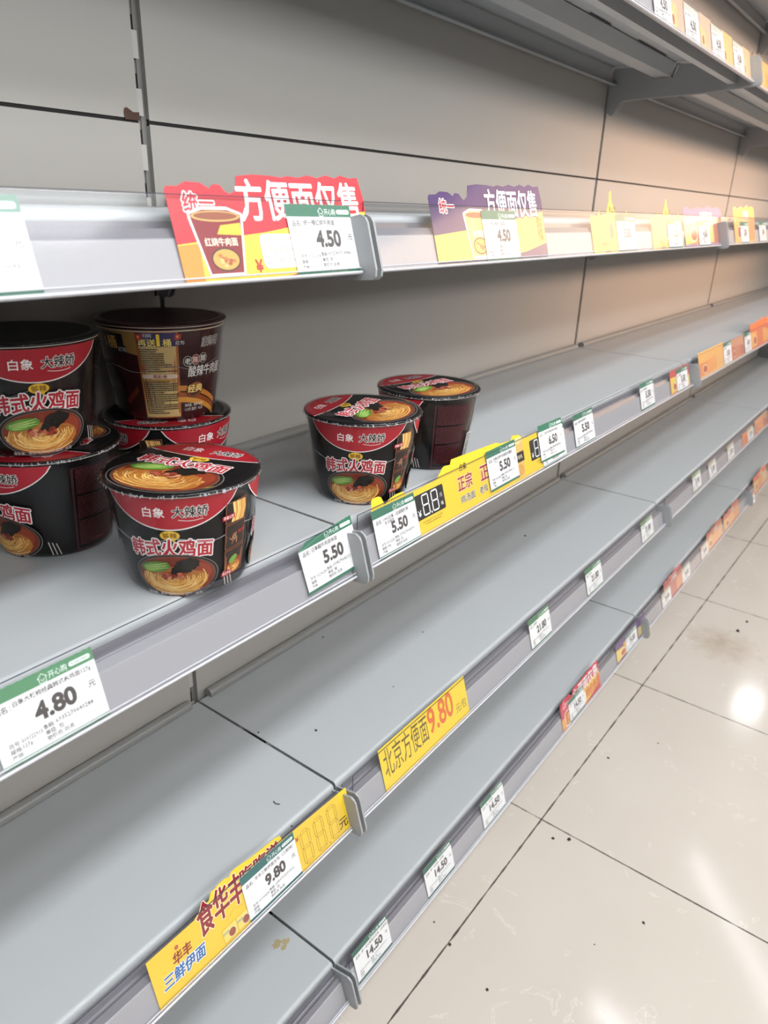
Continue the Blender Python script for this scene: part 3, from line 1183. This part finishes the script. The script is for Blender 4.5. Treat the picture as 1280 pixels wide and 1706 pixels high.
# --- second shelf rail
a = Art()
w = .2815
Y = (246, 206, 58)
a.slab([(0, 0), (w, 0), (w, .051), (.176, .055), (.174, .0615), (.168, .0635), (.135, .0650), (.114, .0680), (.107, .0680), (.103, .0650), (.098, .0670), (.089, .0668), (.084, .0655), (.080, .0660), (.075, .0590), (.068, .0580), (.062, .0568), (.055, .0530), (0, .053)], Y, .0003)
a.rect(0, .0006, w, .0034, (238, 196, 60))
a.text('食华丰', .0870, .0470, .0330, (150, 30, 42), w=.0580, bold=.06, out=((252, 240, 200), .035), rot=.02, shear=.1)
a.text('吃吃送', .1425, .0545, .0125, (150, 30, 42), w=.0550, bold=.06, out=((252, 240, 200), .035), rot=-.03)
a.text('华丰', .0350, .0335, .0120, (150, 36, 40), w=.0210, bold=.05, shear=.1)
a.ell(.0310, .0435, .0022, .0022, (196, 90, 70), 14)
a.text('三鲜伊面', .0340, .0190, .0140, (34, 104, 172), w=.0480, bold=.05, out=((250, 252, 252), .05), shear=.15)
for i, dx in enumerate((0, .0185)):
    x = .0790 + dx
    a.rect(x, .004, x + .0185, .0195, (226, 186, 60))
    a.rect(x + .0006, .0046, x + .0179, .0189, (246, 220, 110))
    a.ell(x + .0115, .0100, .0055, .0058, (236, 214, 160), 18)
    a.ell(x + .0115, .0100, .0042, .0044, (160, 84, 60), 18)
    a.text('伊面', x + .0045, .0135, .0036, (40, 120, 170), res=1)
a.line([(.088, .0250), (.098, .0310), (.112, .0260)], .0003, (210, 160, 50))
a.text('¥', .1945, .0420, .0058, (190, 60, 50), bold=.02)
for i in range(3):
    seg8(a, .1995 + .0225 * i, .0065, .0125, .0380, (168, 122, 34), .0032, .0004)
a.ell(.2395, .0055, .0010, .0010, (168, 122, 34), 10)
a.text('元', .2660, .0135, .0130, (96, 70, 34), bold=.01)
put_card(a, 'long yellow card with dark red pop-up lettering on the second shelf rail', -.2800, 3, t0=.0008)
put_tag('white 9.80 price tag over the long yellow pop-up card', -.1672, 3, '9.80', '华丰三鲜伊面五包（三鲜味）', '6901715291322', '01100634', lift=.0008, green=(48, 108, 104), t0=.0022)

a = Art()
w, h = .2070, .0590
a.slab([(0, 0), (w, 0), (w, h), (w * .30, h), (w * .285, h + .0006), (w * .27, h), (0, h)], (246, 211, 52), .0003)
a.rect(0, .0008, w, .0030, (238, 196, 48))
a.text('北京方便面', .0555, .0345, .0400, (96, 78, 34), w=.099, bold=.0)
a.text('9.80', .1385, .0370, .0385, (226, 110, 44), w=.063, bold=.02, res=4)
a.text('元/包', .1890, .0210, .0145, (120, 96, 40), w=.027, bold=.0)
put_card(a, 'plain yellow handmade card reading 9.80 in orange', .0675, 3, t0=.0012)
put_tag('white 21.80 price tag nearest along the second shelf rail', .4822, 3, '21.80', '康师傅', '6919892100101', '01100640', unit='箱', green=(74, 128, 84))
put_tag('white 21.80 price tag second along the second shelf rail', .7238, 3, '21.80', '康师傅', '6919892100102', '01100641', unit='箱', green=(74, 128, 84))
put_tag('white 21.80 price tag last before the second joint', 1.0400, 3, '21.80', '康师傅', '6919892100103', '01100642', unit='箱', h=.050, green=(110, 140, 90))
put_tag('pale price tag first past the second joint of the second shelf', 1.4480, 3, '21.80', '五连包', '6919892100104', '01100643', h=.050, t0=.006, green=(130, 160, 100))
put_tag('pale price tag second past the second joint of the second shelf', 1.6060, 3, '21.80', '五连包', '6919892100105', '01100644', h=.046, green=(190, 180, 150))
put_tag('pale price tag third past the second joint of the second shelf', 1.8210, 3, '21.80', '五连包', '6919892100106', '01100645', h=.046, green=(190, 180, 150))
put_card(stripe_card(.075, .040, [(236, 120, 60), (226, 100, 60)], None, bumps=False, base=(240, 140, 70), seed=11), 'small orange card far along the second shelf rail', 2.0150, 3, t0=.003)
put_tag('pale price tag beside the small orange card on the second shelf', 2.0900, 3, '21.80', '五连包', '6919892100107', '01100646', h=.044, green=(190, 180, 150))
put_card(stripe_card(.20, .050, [(226, 130, 80), (236, 150, 90), (220, 120, 80)], None, bumps=False, base=(234, 160, 110), seed=12), 'wide orange card farthest along the second shelf rail', 2.2000, 3)

# --- bottom shelf rail
put_tag('white 14.50 price tag beside the joint of the bottom shelf', .0212, 4, '14.50', '统一老坛酸菜五连包（五连包）', '6925303720101', '01100701', green=(48, 104, 82), t0=.003)
put_tag('white 14.50 price tag second from the joint of the bottom shelf', .1960, 4, '14.50', '统一五连包（红烧）', '6925303720102', '01100702', green=(48, 104, 82))
put_tag('white 14.50 price tag third from the joint of the bottom shelf', .3730, 4, '14.50', '统一五连包', '6925303720103', '01100703', green=(60, 112, 90), t0=.0)
rc = price_card(.2065, .062, .068, (214, 60, 82), (246, 214, 90), (240, 170, 80), (214, 40, 50), (252, 236, 236), ((214, 60, 82), .0), (232, 110, 60),
                lambda a, w, hl: cup_art(a, w * .15, .004, .030, .030, .024, (226, 120, 60), (244, 210, 110), '面'), side='惠')
rc.text('特价热销', .2065 * .80, .022, .024, (232, 110, 50), w=.078, bold=.05)
put_card(rc, 'pink-red and yellow card on the bottom shelf rail', .7060, 4, t0=.001)
put_tag('white 14.50 price tag over the pink-red card', .7420, 4, '14.50', '统一红烧', '6925303720104', '01100704', lift=.0008, t0=.003, h=.050)
put_card(stripe_card(.198, .050, [(246, 214, 110), (238, 190, 90), (96, 62, 120), (214, 190, 120)], None, bumps=False, base=(104, 70, 124), seed=13), 'purple and yellow card by the second joint of the bottom shelf', 1.0200, 4)
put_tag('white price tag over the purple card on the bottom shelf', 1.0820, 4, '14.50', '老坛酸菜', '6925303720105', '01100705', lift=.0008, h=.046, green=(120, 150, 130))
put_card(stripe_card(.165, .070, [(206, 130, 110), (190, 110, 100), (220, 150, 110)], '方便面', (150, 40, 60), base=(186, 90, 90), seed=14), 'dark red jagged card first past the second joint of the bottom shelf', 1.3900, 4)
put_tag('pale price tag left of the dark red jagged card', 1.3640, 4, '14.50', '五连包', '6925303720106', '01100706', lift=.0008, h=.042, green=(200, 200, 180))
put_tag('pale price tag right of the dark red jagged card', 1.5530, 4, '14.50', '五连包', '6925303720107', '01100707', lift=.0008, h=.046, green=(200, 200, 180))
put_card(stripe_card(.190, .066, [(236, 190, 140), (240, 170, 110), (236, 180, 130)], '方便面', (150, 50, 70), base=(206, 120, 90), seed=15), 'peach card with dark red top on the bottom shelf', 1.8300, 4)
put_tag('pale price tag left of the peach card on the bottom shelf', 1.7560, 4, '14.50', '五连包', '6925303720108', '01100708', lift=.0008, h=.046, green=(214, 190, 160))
put_card(stripe_card(.215, .064, [(244, 190, 120), (246, 180, 110), (236, 160, 100)], '方便面', (160, 60, 80), base=(214, 120, 90), seed=16), 'orange-red jagged card fourth past the second joint of the bottom shelf', 2.0450, 4)
put_tag('small white tag hanging below the bottom shelf rail', 2.4150, 4, '14.50', '五连包', '6925303720109', '01100709', lift=.004, h=.046, t0=-.022, green=(190, 80, 70))
put_card(stripe_card(.240, .074, [(246, 190, 110), (240, 160, 90), (248, 200, 130)], '方便面', (190, 60, 70), base=(226, 120, 80), seed=17), 'orange-red jagged card farthest along the bottom shelf', 2.5100, 4)

# --- fifth shelf rail (overhead, right)
for i, (x, c) in enumerate(((.690, (236, 190, 160)), (.845, (238, 196, 164)), (.985, (246, 208, 130)), (1.135, (240, 200, 150)))):
    put_card(stripe_card(.072 if i < 3 else .060, .054, [(248, 210, 140), c], None, bumps=False, base=c, seed=20 + i),
             ('peach card nearest along the overhead rail', 'peach card second along the overhead rail', 'yellow card third along the overhead rail', 'pale yellow card at the end of the overhead rail')[i], x, 0)
for i, x in enumerate((.617, .7595, .9100, 1.0560)):
    put_tag('white price tag ' + ('nearest', 'second', 'third', 'fourth')[i] + ' along the overhead fifth shelf rail', x, 0, '4.50', '方便面', '692530372020%d' % i, '0110080%d' % i, lift=.0008, h=.050, green=(206, 206, 190))
put_card(stripe_card(.20, .056, [(250, 200, 110), (240, 170, 80)], None, bumps=False, base=(248, 196, 110), seed=30), 'yellow card just past the joint of the overhead rail', 1.2300, 0)


# ------------------------------------------------------------------ noodle bowls
RT, RB, BH = .0648, .0479, .0958


def wall_r(v):
    f = max(0, min(1, v / .0920))
    return RB + (.0618 - RB) * (f ** .92)


def bowl_wall(th0):
    def fm(u, v, h):
        r = wall_r(v) + .0004 + h
        q = th0 + u / .0560
        return (r * math.cos(q), r * math.sin(q), v)
    return fm


def lid_map(up):
    c, s = math.cos(up - pi / 2), math.sin(up - pi / 2)

    def fm(x, y, h):
        return (1.045 * (x * c - y * s), 1.045 * (x * s + y * c), BH + .0003 + h)
    return fm


def front_art(a, u0, seed):
    """front picture of the spicy bowl"""
    # red lens hanging from the rim
    def lens(e):
        p = []
        for i in range(29):
            x = -.052 - e + (.104 + 2 * e) * i / 28
            f = x / (.052 + e)
            p.append((u0 + x, .0918 - (.0272 + e) * (1 - f * f) ** .75))
        return p
    a.poly(lens(.0010), (246, 240, 236))
    a.poly(lens(0), (176, 28, 44))
    a.text('白象', u0 - .0115, .0795, .0090, (252, 250, 246), w=.0165, bold=.01, shear=.05)
    a.text('大辣娇', u0 + .0150, .0800, .0095, (18, 14, 14), w=.0255, bold=.03, out=((244, 238, 232), .045), shear=.05)
    a.line([(u0 + .006 + .0015 * i, .0732 - .0012 * math.sin(pi * i / 12)) for i in range(13)], .0005, (244, 238, 232))
    # yellow bubble
    a.ell(u0 - .0015, .0590, .0075, .0043, (238, 194, 58), 30)
    a.poly([(u0 - .001, .0555), (u0 + .0025, .0553), (u0 + .0012, .0525)], (238, 194, 58))
    a.text('够辣', u0 - .0015, .0590, .0052, (120, 66, 20), bold=.02, res=1, wmax=.012)

    # big red name, fanned
    def fan(X, Y):
        return X, Y * (1 + .10 * math.cos(X / .02)) - X * X * 2.2 + .002
    a.text('韩式火鸡面', u0 - .003, .0455, .0150, (186, 34, 52), w=.068, bold=.05, out=((250, 244, 240), .06), fn=fan, shear=.06)
    noodle_art(a, u0 - .001, .0200, .0375, .0215, seed, 90)
    a.text('净含量：面饼+配料127克 面饼：85克', u0 - .004, .0032, .0030, (214, 208, 204), res=1, wmax=.050)
    # chopsticks
    for i in range(3):
        a.line([(u0 + .041 + .0032 * i, .018 - .001 * i), (u0 + .0435 + .0036 * i, .004)], .0009, (206, 198, 190), up=False)
    a.up()


def spicy_side():
    a = Art(.00002)
    R = .0560
    front_art(a, 0, 3)
    # three small framed photographs
    x0, x1 = .0415, .0625
    for i, (y0, y1) in enumerate(((.062, .081), (.038, .061), (.0125, .037))):
        sk = .002
        a.poly([(x0, y0), (x1, y0 + sk), (x1, y1 + sk), (x0, y1)], (150, 92, 62))
        a.poly([(x0 + .0006, y0 + .0006), (x1 - .0006, y0 + sk + .0006), (x1 - .0006, y1 + sk - .0006), (x0 + .0006, y1 - .0006)], (44, 30, 26))
        rr = random.Random(i)
        if i == 0:
            for j in range(16):
                x = x0 + .006 + .0008 * j
                a.line([(x, y0 + .001), (x + .002, y0 + .010), (x + .0005, y1)], .0009, NOODLE[rr.randrange(5)], up=(j % 5 == 4))
        elif i == 1:
            for j in range(9):
                x, y = x0 + .006 + rr.random() * .008, y0 + .004 + rr.random() * .008
                a.line([(x, y), (x + rr.uniform(-.004, .004), y + rr.uniform(.002, .008))], .0010, ((146, 96, 72), (176, 130, 100))[j % 2], up=False)
            a.up()
        else:
            noodle_art(a, x0 + .0115, y0 + .009, .0095, .0085, 9, 16, veg=False, rim=False, w=.0006)
            a.ell(x0 + .009, y0 + .015, .005, .003, (110, 160, 60), 16, .6)
    a.poly([(x0 - .003, .066), (x0 + .008, .0672), (x0 + .008, .0716), (x0 - .003, .0704)], (170, 30, 44))
    a.text('香爽Q弹', x0 + .0025, .0688, .0030, (250, 240, 236), res=1, rot=.08, wmax=.009)
    a.poly([(x0 - .003, .0130), (x0 + .008, .0142), (x0 + .008, .0184), (x0 - .003, .0172)], (170, 30, 44))
    a.text('满足丰富', x0 + .0025, .0157, .0030, (250, 240, 236), res=1, rot=.08, wmax=.009)
    a.text('微辣', x0 + .0165, .0525, .0035, (206, 60, 60), res=1, rot=.08)
    # second front
    front_art(a, math.radians(118) * R, 5)
    # ingredients panel in dull red
    p0, p1 = math.radians(185) * R, math.radians(229) * R
    fr = (112, 58, 62)
    for e in (0, .0010):
        q0, q1, z0, z1 = p0 + e, p1 - e, .0040 + e, .0868 - e
        a.line([(q0, z0), (q1, z0), (q1, z1), (q0, z1), (q0, z0)], .0004, fr)
    rr = random.Random(5)
    rows = []
    y = .0835
    while y > .0085:
        x = p0 + .003
        if not (.0345 < y < .037 or .058 < y < .060):
            while x < p1 - .004:
                wd = rr.uniform(.0010, .0042)
                rows.append((x, y, min(x + wd, p1 - .003), y + .0010))
                x += wd + .0006
        y -= .00185
    a.rects(rows, (96, 44, 48))
    a.text('白象食品', (p0 + p1) / 2, .0125, .0030, (130, 56, 60), res=1)
    # barcode label
    b0, b1 = math.radians(235) * R, math.radians(246) * R
    a.rect(b0, .012, b1, .046, (206, 204, 200))
    a.rects([(b0 + .0012, .0135 + .0010 * i, b1 - .0012, .0135 + .0010 * i + rr.choice((.0003, .0005, .0007))) for i in range(31)], (40, 36, 36))
    return a


def spicy_lid():
    a = Art(.00002)
    # red segment at the top edge
    def segm(e):
        p = []
        R, yc = .0610, .0335 - e
        x = math.sqrt(R * R - yc * yc)
        for i in range(25):
            q = math.atan2(yc, x) + (pi - 2 * math.atan2(yc, x)) * i / 24
            p.append((R * math.cos(q), R * math.sin(q)))
        for i in range(1, 16):
            f = -1 + 2 * i / 16
            p.append((f * x, yc - .0065 * (1 - f * f)))
        return p
    a.poly(segm(.0009), (244, 236, 232))
    a.poly(segm(0), (168, 28, 42))
    a.text('白象', -.0145, .0430, .0100, (250, 248, 244), w=.0175, shear=.05)
    a.text('大辣娇', .0170, .0425, .0105, (18, 14, 14), w=.027, bold=.03, out=((244, 238, 232), .045))
    a.ell(.003, .0215, .0088, .0050, (238, 194, 58), 30)
    a.text('够辣', .003, .0215, .0058, (120, 66, 20), bold=.02, res=1)
    noodle_art(a, .000, -.0235, .0480, .0340, 11, 60, w=.0009)
    a.text('韩式火鸡面', -.001, .0050, .0170, (190, 36, 56), w=.080, bold=.05, out=((250, 244, 240), .055), rot=-.03)
    # dull text block at the side
    rr = random.Random(8)
    a.rects([(-.050, .013 + .0017 * i, -.050 + rr.uniform(.014, .019), .0138 + .0017 * i) for i in range(9)], (70, 62, 62))
    a.poly([(.041, -.0385), (.049, -.030), (.052, -.026), (.0445, -.036)], (240, 200, 60))
    return a


def vinegar_side():
    """brown sour and spicy beef bowl, gold offer panel to the front"""
    a = Art(.00002)
    G = (206, 178, 118)
    # gold wedge to the left
    a.poly([(-.095, .0905), (-.024, .0905), (-.022, .066), (-.040, .070), (-.060, .075), (-.095, .078)], (150, 118, 66))
    a.poly([(-.064, .072), (-.036, .066), (-.036, .086), (-.064, .088)], (30, 22, 34))
    a.text('1桶', -.052, .078, .012, (216, 178, 84), bold=.04)
    a.rect(-.043, .068, -.034, .075, (44, 40, 60))
    a.text('红包', -.0385, .0715, .0042, (220, 214, 206), res=1)
    # orange swoosh
    for k, (dy, c) in enumerate(((0, (196, 122, 48)), (-.007, (150, 74, 32)), (-.012, (206, 140, 52)))):
        up = [(.010 + .052 * i / 12, .036 + dy - .020 * (i / 12) ** 2) for i in range(13)]
        dn = [(.062 - .052 * i / 12, .012 + .018 * (i / 12) + dy * .5 + .000) for i in range(13)]
        a.poly(up + [(p[0], p[1] - .0055) for p in up[::-1]], c)
    # offer panel
    x0, x1 = -.0235, .0130
    a.poly([(x0 - .001, .003), (x1 + .001, .003), (x1, .089), (x0, .089)], (172, 96, 44))
    a.poly([(x0, .0040), (x1, .0040), (x1 - .001, .088), (x0 + .001, .088)], G)
    a.rect(x0 + .001, .0755, x1 - .001, .0885, (46, 50, 96))
    a.text('扫码', x0 + .0105, .0860, .0036, (236, 232, 226), res=1)
    a.text('再送', x0 + .0095, .0790, .0074, (244, 222, 120), bold=.03, out=((24, 24, 50), .04))
    a.text('1', x0 + .0195, .0815, .0115, (250, 214, 70), bold=.05, out=((24, 24, 50), .04))
    a.text('桶', x0 + .0268, .0790, .0074, (244, 222, 120), bold=.03, out=((24, 24, 50), .04))
    for px in (x0 + .0030, x1 - .0005):
        a.poly([(px - .003, .0815), (px + .003, .082), (px + .0035, .0875), (px - .002, .0870)], (178, 50, 40))
        a.text('¥', px, .0846, .003, (240, 206, 120), res=1)
    a.text('红包', x1 + .0018, .0788, .0038, (230, 226, 220), out=((40, 40, 70), .08), res=1)
    rr = random.Random(4)
    dark, redr = [], []
    y = .0722
    while y > .006:
        if not (.041 < y < .0495):
            x = x0 + .002
            lim = x1 - .002 - (.011 if .058 < y < .075 else 0) - (rr.random() < .25) * rr.uniform(.004, .016)
            while x < lim:
                wd = rr.uniform(.0007, .0018)
                ((redr if (.050 < y < .057 and rr.random() < .4) else dark)).append((x, y, min(x + wd, lim), y + .00115))
                x += wd + .00035
        y -= .00215
    a.rects(dark, (62, 52, 44))
    a.rects(redr, (150, 46, 36))
    a.round(x0 + .0015, .0440, x1 - .0015, .0480, .0015, (232, 210, 190))
    a.text('再送1桶', (x0 + x1) / 2, .0460, .0034, (150, 40, 40), bold=.03, res=1)
    a.rect(x0 + .006, .0410, x1 - .004, .0428, (190, 142, 62))
    # right side: names
    a.text('康师傅', .0470, .0775, .0095, (26, 20, 20), w=.022, bold=.02, out=((236, 232, 224), .04), shear=.08)
    for i, (c, ch) in enumerate((((26, 20, 20), '老'), ((150, 34, 36), '陈'), ((26, 20, 20), '醋'))):
        cx = .0215 + .0083 * i
        cy = .0600 + .0008 * i
        a.ell(cx, cy, .0046, .0052, (226, 220, 212), 24)
        a.ell(cx, cy, .0042, .0048, c, 24)
        a.text(ch, cx, cy, .0060, (238, 232, 224), bold=.02)
    a.text('酸辣牛肉面', .0435, .0495, .0112, (238, 234, 226), w=.043, bold=.02, shear=.1)
    a.ell(.0295, .0305, .0098, .0078, (70, 36, 20), 30, .3)
    a.ell(.0295, .0305, .0090, .0070, (150, 86, 36), 30, .3)
    a.ell(.0295, .0285, .0070, .0040, (78, 38, 24), 30, .3)
    a.text('经典', .0295, .0318, .0080, (242, 206, 120), bold=.03, out=((70, 36, 20), .04), shear=.1)
    a.text('净含量：面饼+配料', .0285, .0150, .0034, (222, 216, 208), res=1, wmax=.022)
    a.text('112克 面饼：82克', .0285, .0105, .0034, (222, 216, 208), res=1, wmax=.022)
    # pale rim band and leaf shapes to the left
    a.line([(-.10 + .2 * i / 40, .0900) for i in range(41)], .0012, (206, 188, 160))
    a.ell(-.060, .034, .013, .026, (40, 26, 26), 24, .25)
    a.poly([(-.045, .020), (-.028, .036), (-.028, .030), (-.042, .016)], (110, 40, 34))
    return a


def body_mesh(black=True):
    b = MB()
    prof = [(RB - .006, .0025), (RB - .005, 0), (RB - .001, 0), (RB, .0012)]
    for i in range(1, 13):
        v = .0918 * i / 12
        prof.append((wall_r(v), v))
    prof += [(.0622, .0920), (.0638, .0926), (.0643, .0934), (.0640, .0944), (.0628, .0945)]
    b.lathe(prof, 80)
    return b


def make_bowl(label, x, y, z, th0, lid_up, kind, group=None):
    t = thing('noodle_bowl', label, 'instant noodle bowl', (x, y, z), group)
    bd = body_mesh().build('tub', M['brown' if kind == 'brown' else 'black'], t)
    art = (vinegar_side() if kind == 'brown' else spicy_side())
    art.build('side_print', bowl_wall(th0), M['cup'], bd, split=.0026)
    b = MB()
    b.lathe([(.0640, .0938), (.0649, .0939), (.0650, .0950), (.0644, BH), (.0615, BH + .0002), (.0300, BH + .0001), (.001, BH + .0001)], 80, cap0=False)
    b.lathe([(.0641, .0930), (.0646, .0931), (.0646, .0937), (.0641, .0938)], 80, 1, False, False)
    ld = b.build('lid', [M['brown' if kind == 'brown' else 'black'], M['rimline']], t)
    if kind == 'art':
        spicy_lid().build('lid_print', lid_map(lid_up), M['cup'], ld)
    # shrink film drawn over the whole tub
    b = MB()
    prof = [(RB - .012, .0006), (RB + .0006, .0005)]
    rr = random.Random(int(x * 1000))
    for i in range(1, 12):
        v = .090 * i / 12
        prof.append((wall_r(v) + .0016 + .0004 * math.sin(i * 1.7), v))
    prof += [(.0640, .0905), (.0656, .0932), (.0657, .0950), (.0648, BH + .0012), (.060, BH + .0012), (.058, BH + .0011)]
    b.lathe(prof, 80, cap0=False, cap1=False)
    wr = b.build('shrink_wrap', M['wrap'], t)
    # crimped film edge, its glints put in as pale flecks along the rim
    b = MB()
    for i in range(150):
        q = rr.uniform(0, 2 * pi)
        dq = rr.uniform(.004, .022)
        z0, z1 = rr.uniform(.0930, .0946), rr.uniform(.0946, .0962)
        r0, r1 = .0663 + rr.uniform(0, .0003), .0660 + rr.uniform(-.0006, .0003)
        q1 = q + dq
        q2 = q + rr.uniform(-.02, .02)
        b.add([(r0 * math.cos(q), r0 * math.sin(q), z0), (r0 * math.cos(q1), r0 * math.sin(q1), z0 + rr.uniform(-.0006, .0006)),
               (r1 * math.cos(q2 + dq * .6), r1 * math.sin(q2 + dq * .6), z1), (r1 * math.cos(q2), r1 * math.sin(q2), z1)], [(0, 1, 2, 3)])
    if kind == 'art':
        b.build('film_crimp_glints', M['crimp_glint'], wr)
    # gathered seam of the film round the middle
    pts = []
    for i in range(60):
        q = th0 + math.radians(-70 + 190 * i / 59)
        v = .052 + .003 * math.sin(i * .35) + .004 * (i / 59)
        r = wall_r(v) + .0019
        pts.append((r * math.cos(q), r * math.sin(q), v))
    b = MB()
    b.tube(pts, .00014, 5)
    b.build('film_seam', M['raillip'], wr)
    return t


D2 = ZB[2] + DECK + .0012
R = math.radians
G5 = 'instant noodle bowls on the third shelf'
make_bowl('black and red noodle bowl set at the shelf front, apart from the stacks', -.1578, -.2240, D2, R(-139), R(19), 'art', G5)
make_bowl('black and red noodle bowl right of the stacks, by the first joint', .0972, -.2145, D2, R(-147), R(107), 'art', G5)
make_bowl('black noodle bowl showing its dark red ingredients panel, behind the joint bowl', .2430, -.2050, D2, R(36), R(82), 'art', G5)
make_bowl('black noodle bowl under the cut-off bowl at the left edge', -.1930, -.0737, D2, R(-288), R(-142), 'art', G5)
make_bowl('black noodle bowl stacked on top at the left frame edge', -.1996, -.0700, D2 + BH + .0018, R(-225), 0, 'plain', G5)
make_bowl('black and red noodle bowl underneath the brown bowl', -.0525, -.0690, D2, R(-198), R(-124), 'art', G5)
make_bowl('brown noodle bowl with gold offer panel, stacked on top', -.0516, -.0680, D2 + BH + .0018, R(-126), 0, 'brown', G5)

# ------------------------------------------------------------------ crumbs
b = MB()
rr = random.Random(11)


def crumb(x, y, z, r):
    vs = []
    for i in range(6):
        q = 2 * pi * i / 6
        k = r * rr.uniform(.6, 1.2)
        vs.append((x + k * math.cos(q), y + k * math.sin(q), z + .0001))
    for i in range(6):
        vs.append((x + .6 * (vs[i][0] - x), y + .6 * (vs[i][1] - y), z + r * .8))
    fs = [tuple(range(6))[::-1], tuple(range(6, 12))] + [(i, (i + 1) % 6, 6 + (i + 1) % 6, 6 + i) for i in range(6)]
    b.add(vs, fs)


for x, y, r in ((.577, -.345, .0035), (.595, -.372, .0046), (.874, -.345, .003), (1.668, -.449, .007), (1.746, -.457, .005), (.226, -.393, .003), (.254, -.304, .003), (.273, -.259, .002), (.504, -.553, .003), (1.0, -.42, .002), (.41, -.50, .0015)):
    crumb(x, y, 0, r)
tag(b.build('crumbs', M['crumb']), 'dark crumbs scattered on the polished floor tiles', 'crumbs', kind='stuff')
b = MB()
z3 = ZB[3] + DECK + .0012
for x, y, r in ((.058, -.177, .0022), (.007, -.121, .0016), (.233, -.034, .0016), (-.079, -.264, .0013), (.81, -.104, .003), (.20, -.20, .0012), (.35, -.15, .0014)):
    crumb(x, y, z3, r)
tag(b.build('crumbs', M['crumb']), 'dark crumbs scattered on the empty second shelf', 'crumbs', kind='stuff')
b = MB()
b.tube([(-.066, -.222, z3 + .0008), (-.067, -.227, z3 + .0008), (-.0645, -.231, z3 + .0008)], .0005, 6)
tag(b.build('twig', M['crumb']), 'tiny dark bent fibre lying on the second shelf', 'fibre')

# ------------------------------------------------------------------ ceiling lamps around the light sources
for i, (p, l, w, a, pw, c) in enumerate(LAMPS):
    t = thing('ceiling_lamp', ('cool tube lamp over the far bay', 'cool tube lamp over the middle bay', 'cool panel lamp past the far end of the shelving', 'cool lamp above the aisle by the left bay', 'cool lamp above the aisle by the far bay', 'long cool lamp above the next aisle', 'cool lamp behind the camera position', 'warm amber lamp above the far aisle')[i], 'lamp', p, 'ceiling lamps')
    t.rotation_euler = (0, 0, math.radians(a))
    b = MB()
    b.box(-l / 2 - .02, l / 2 + .02, -w / 2 - .02, w / 2 + .02, .012, .05)
    b.build('housing', M['lampbody'], t)
    b = MB()
    for sx in (-.4, .4):
        b.tube([(sx * l, 0, .05), (sx * l, 0, 3.3 - p[2])], .006, 8)
    b.build('suspension', M['lampbody'], t)

# shade of the warm spot
t = thing('spot_lamp', 'large warm round spot lamp hung across the aisle', 'lamp', so.location, 'ceiling lamps')
dirv = (Vector((2.05, 0, 1.14)) - Vector(so.location)).normalized()
b = MB()
b.lathe([(.02, -.52), (.12, -.50), (.40, -.44), (.47, -.40), (.46, -.40), (.39, -.43), (.11, -.485)], 48, cap1=False)
o = b.build('shade', M['lampbody'], t)
o.rotation_euler = dirv.to_track_quat('Z', 'Y').to_euler()
b = MB()
b.tube([tuple(dirv * -.5), (dirv.x * -.5, dirv.y * -.5, 3.3 - so.location.z)], .012, 8)
b.build('suspension', M['lampbody'], t)
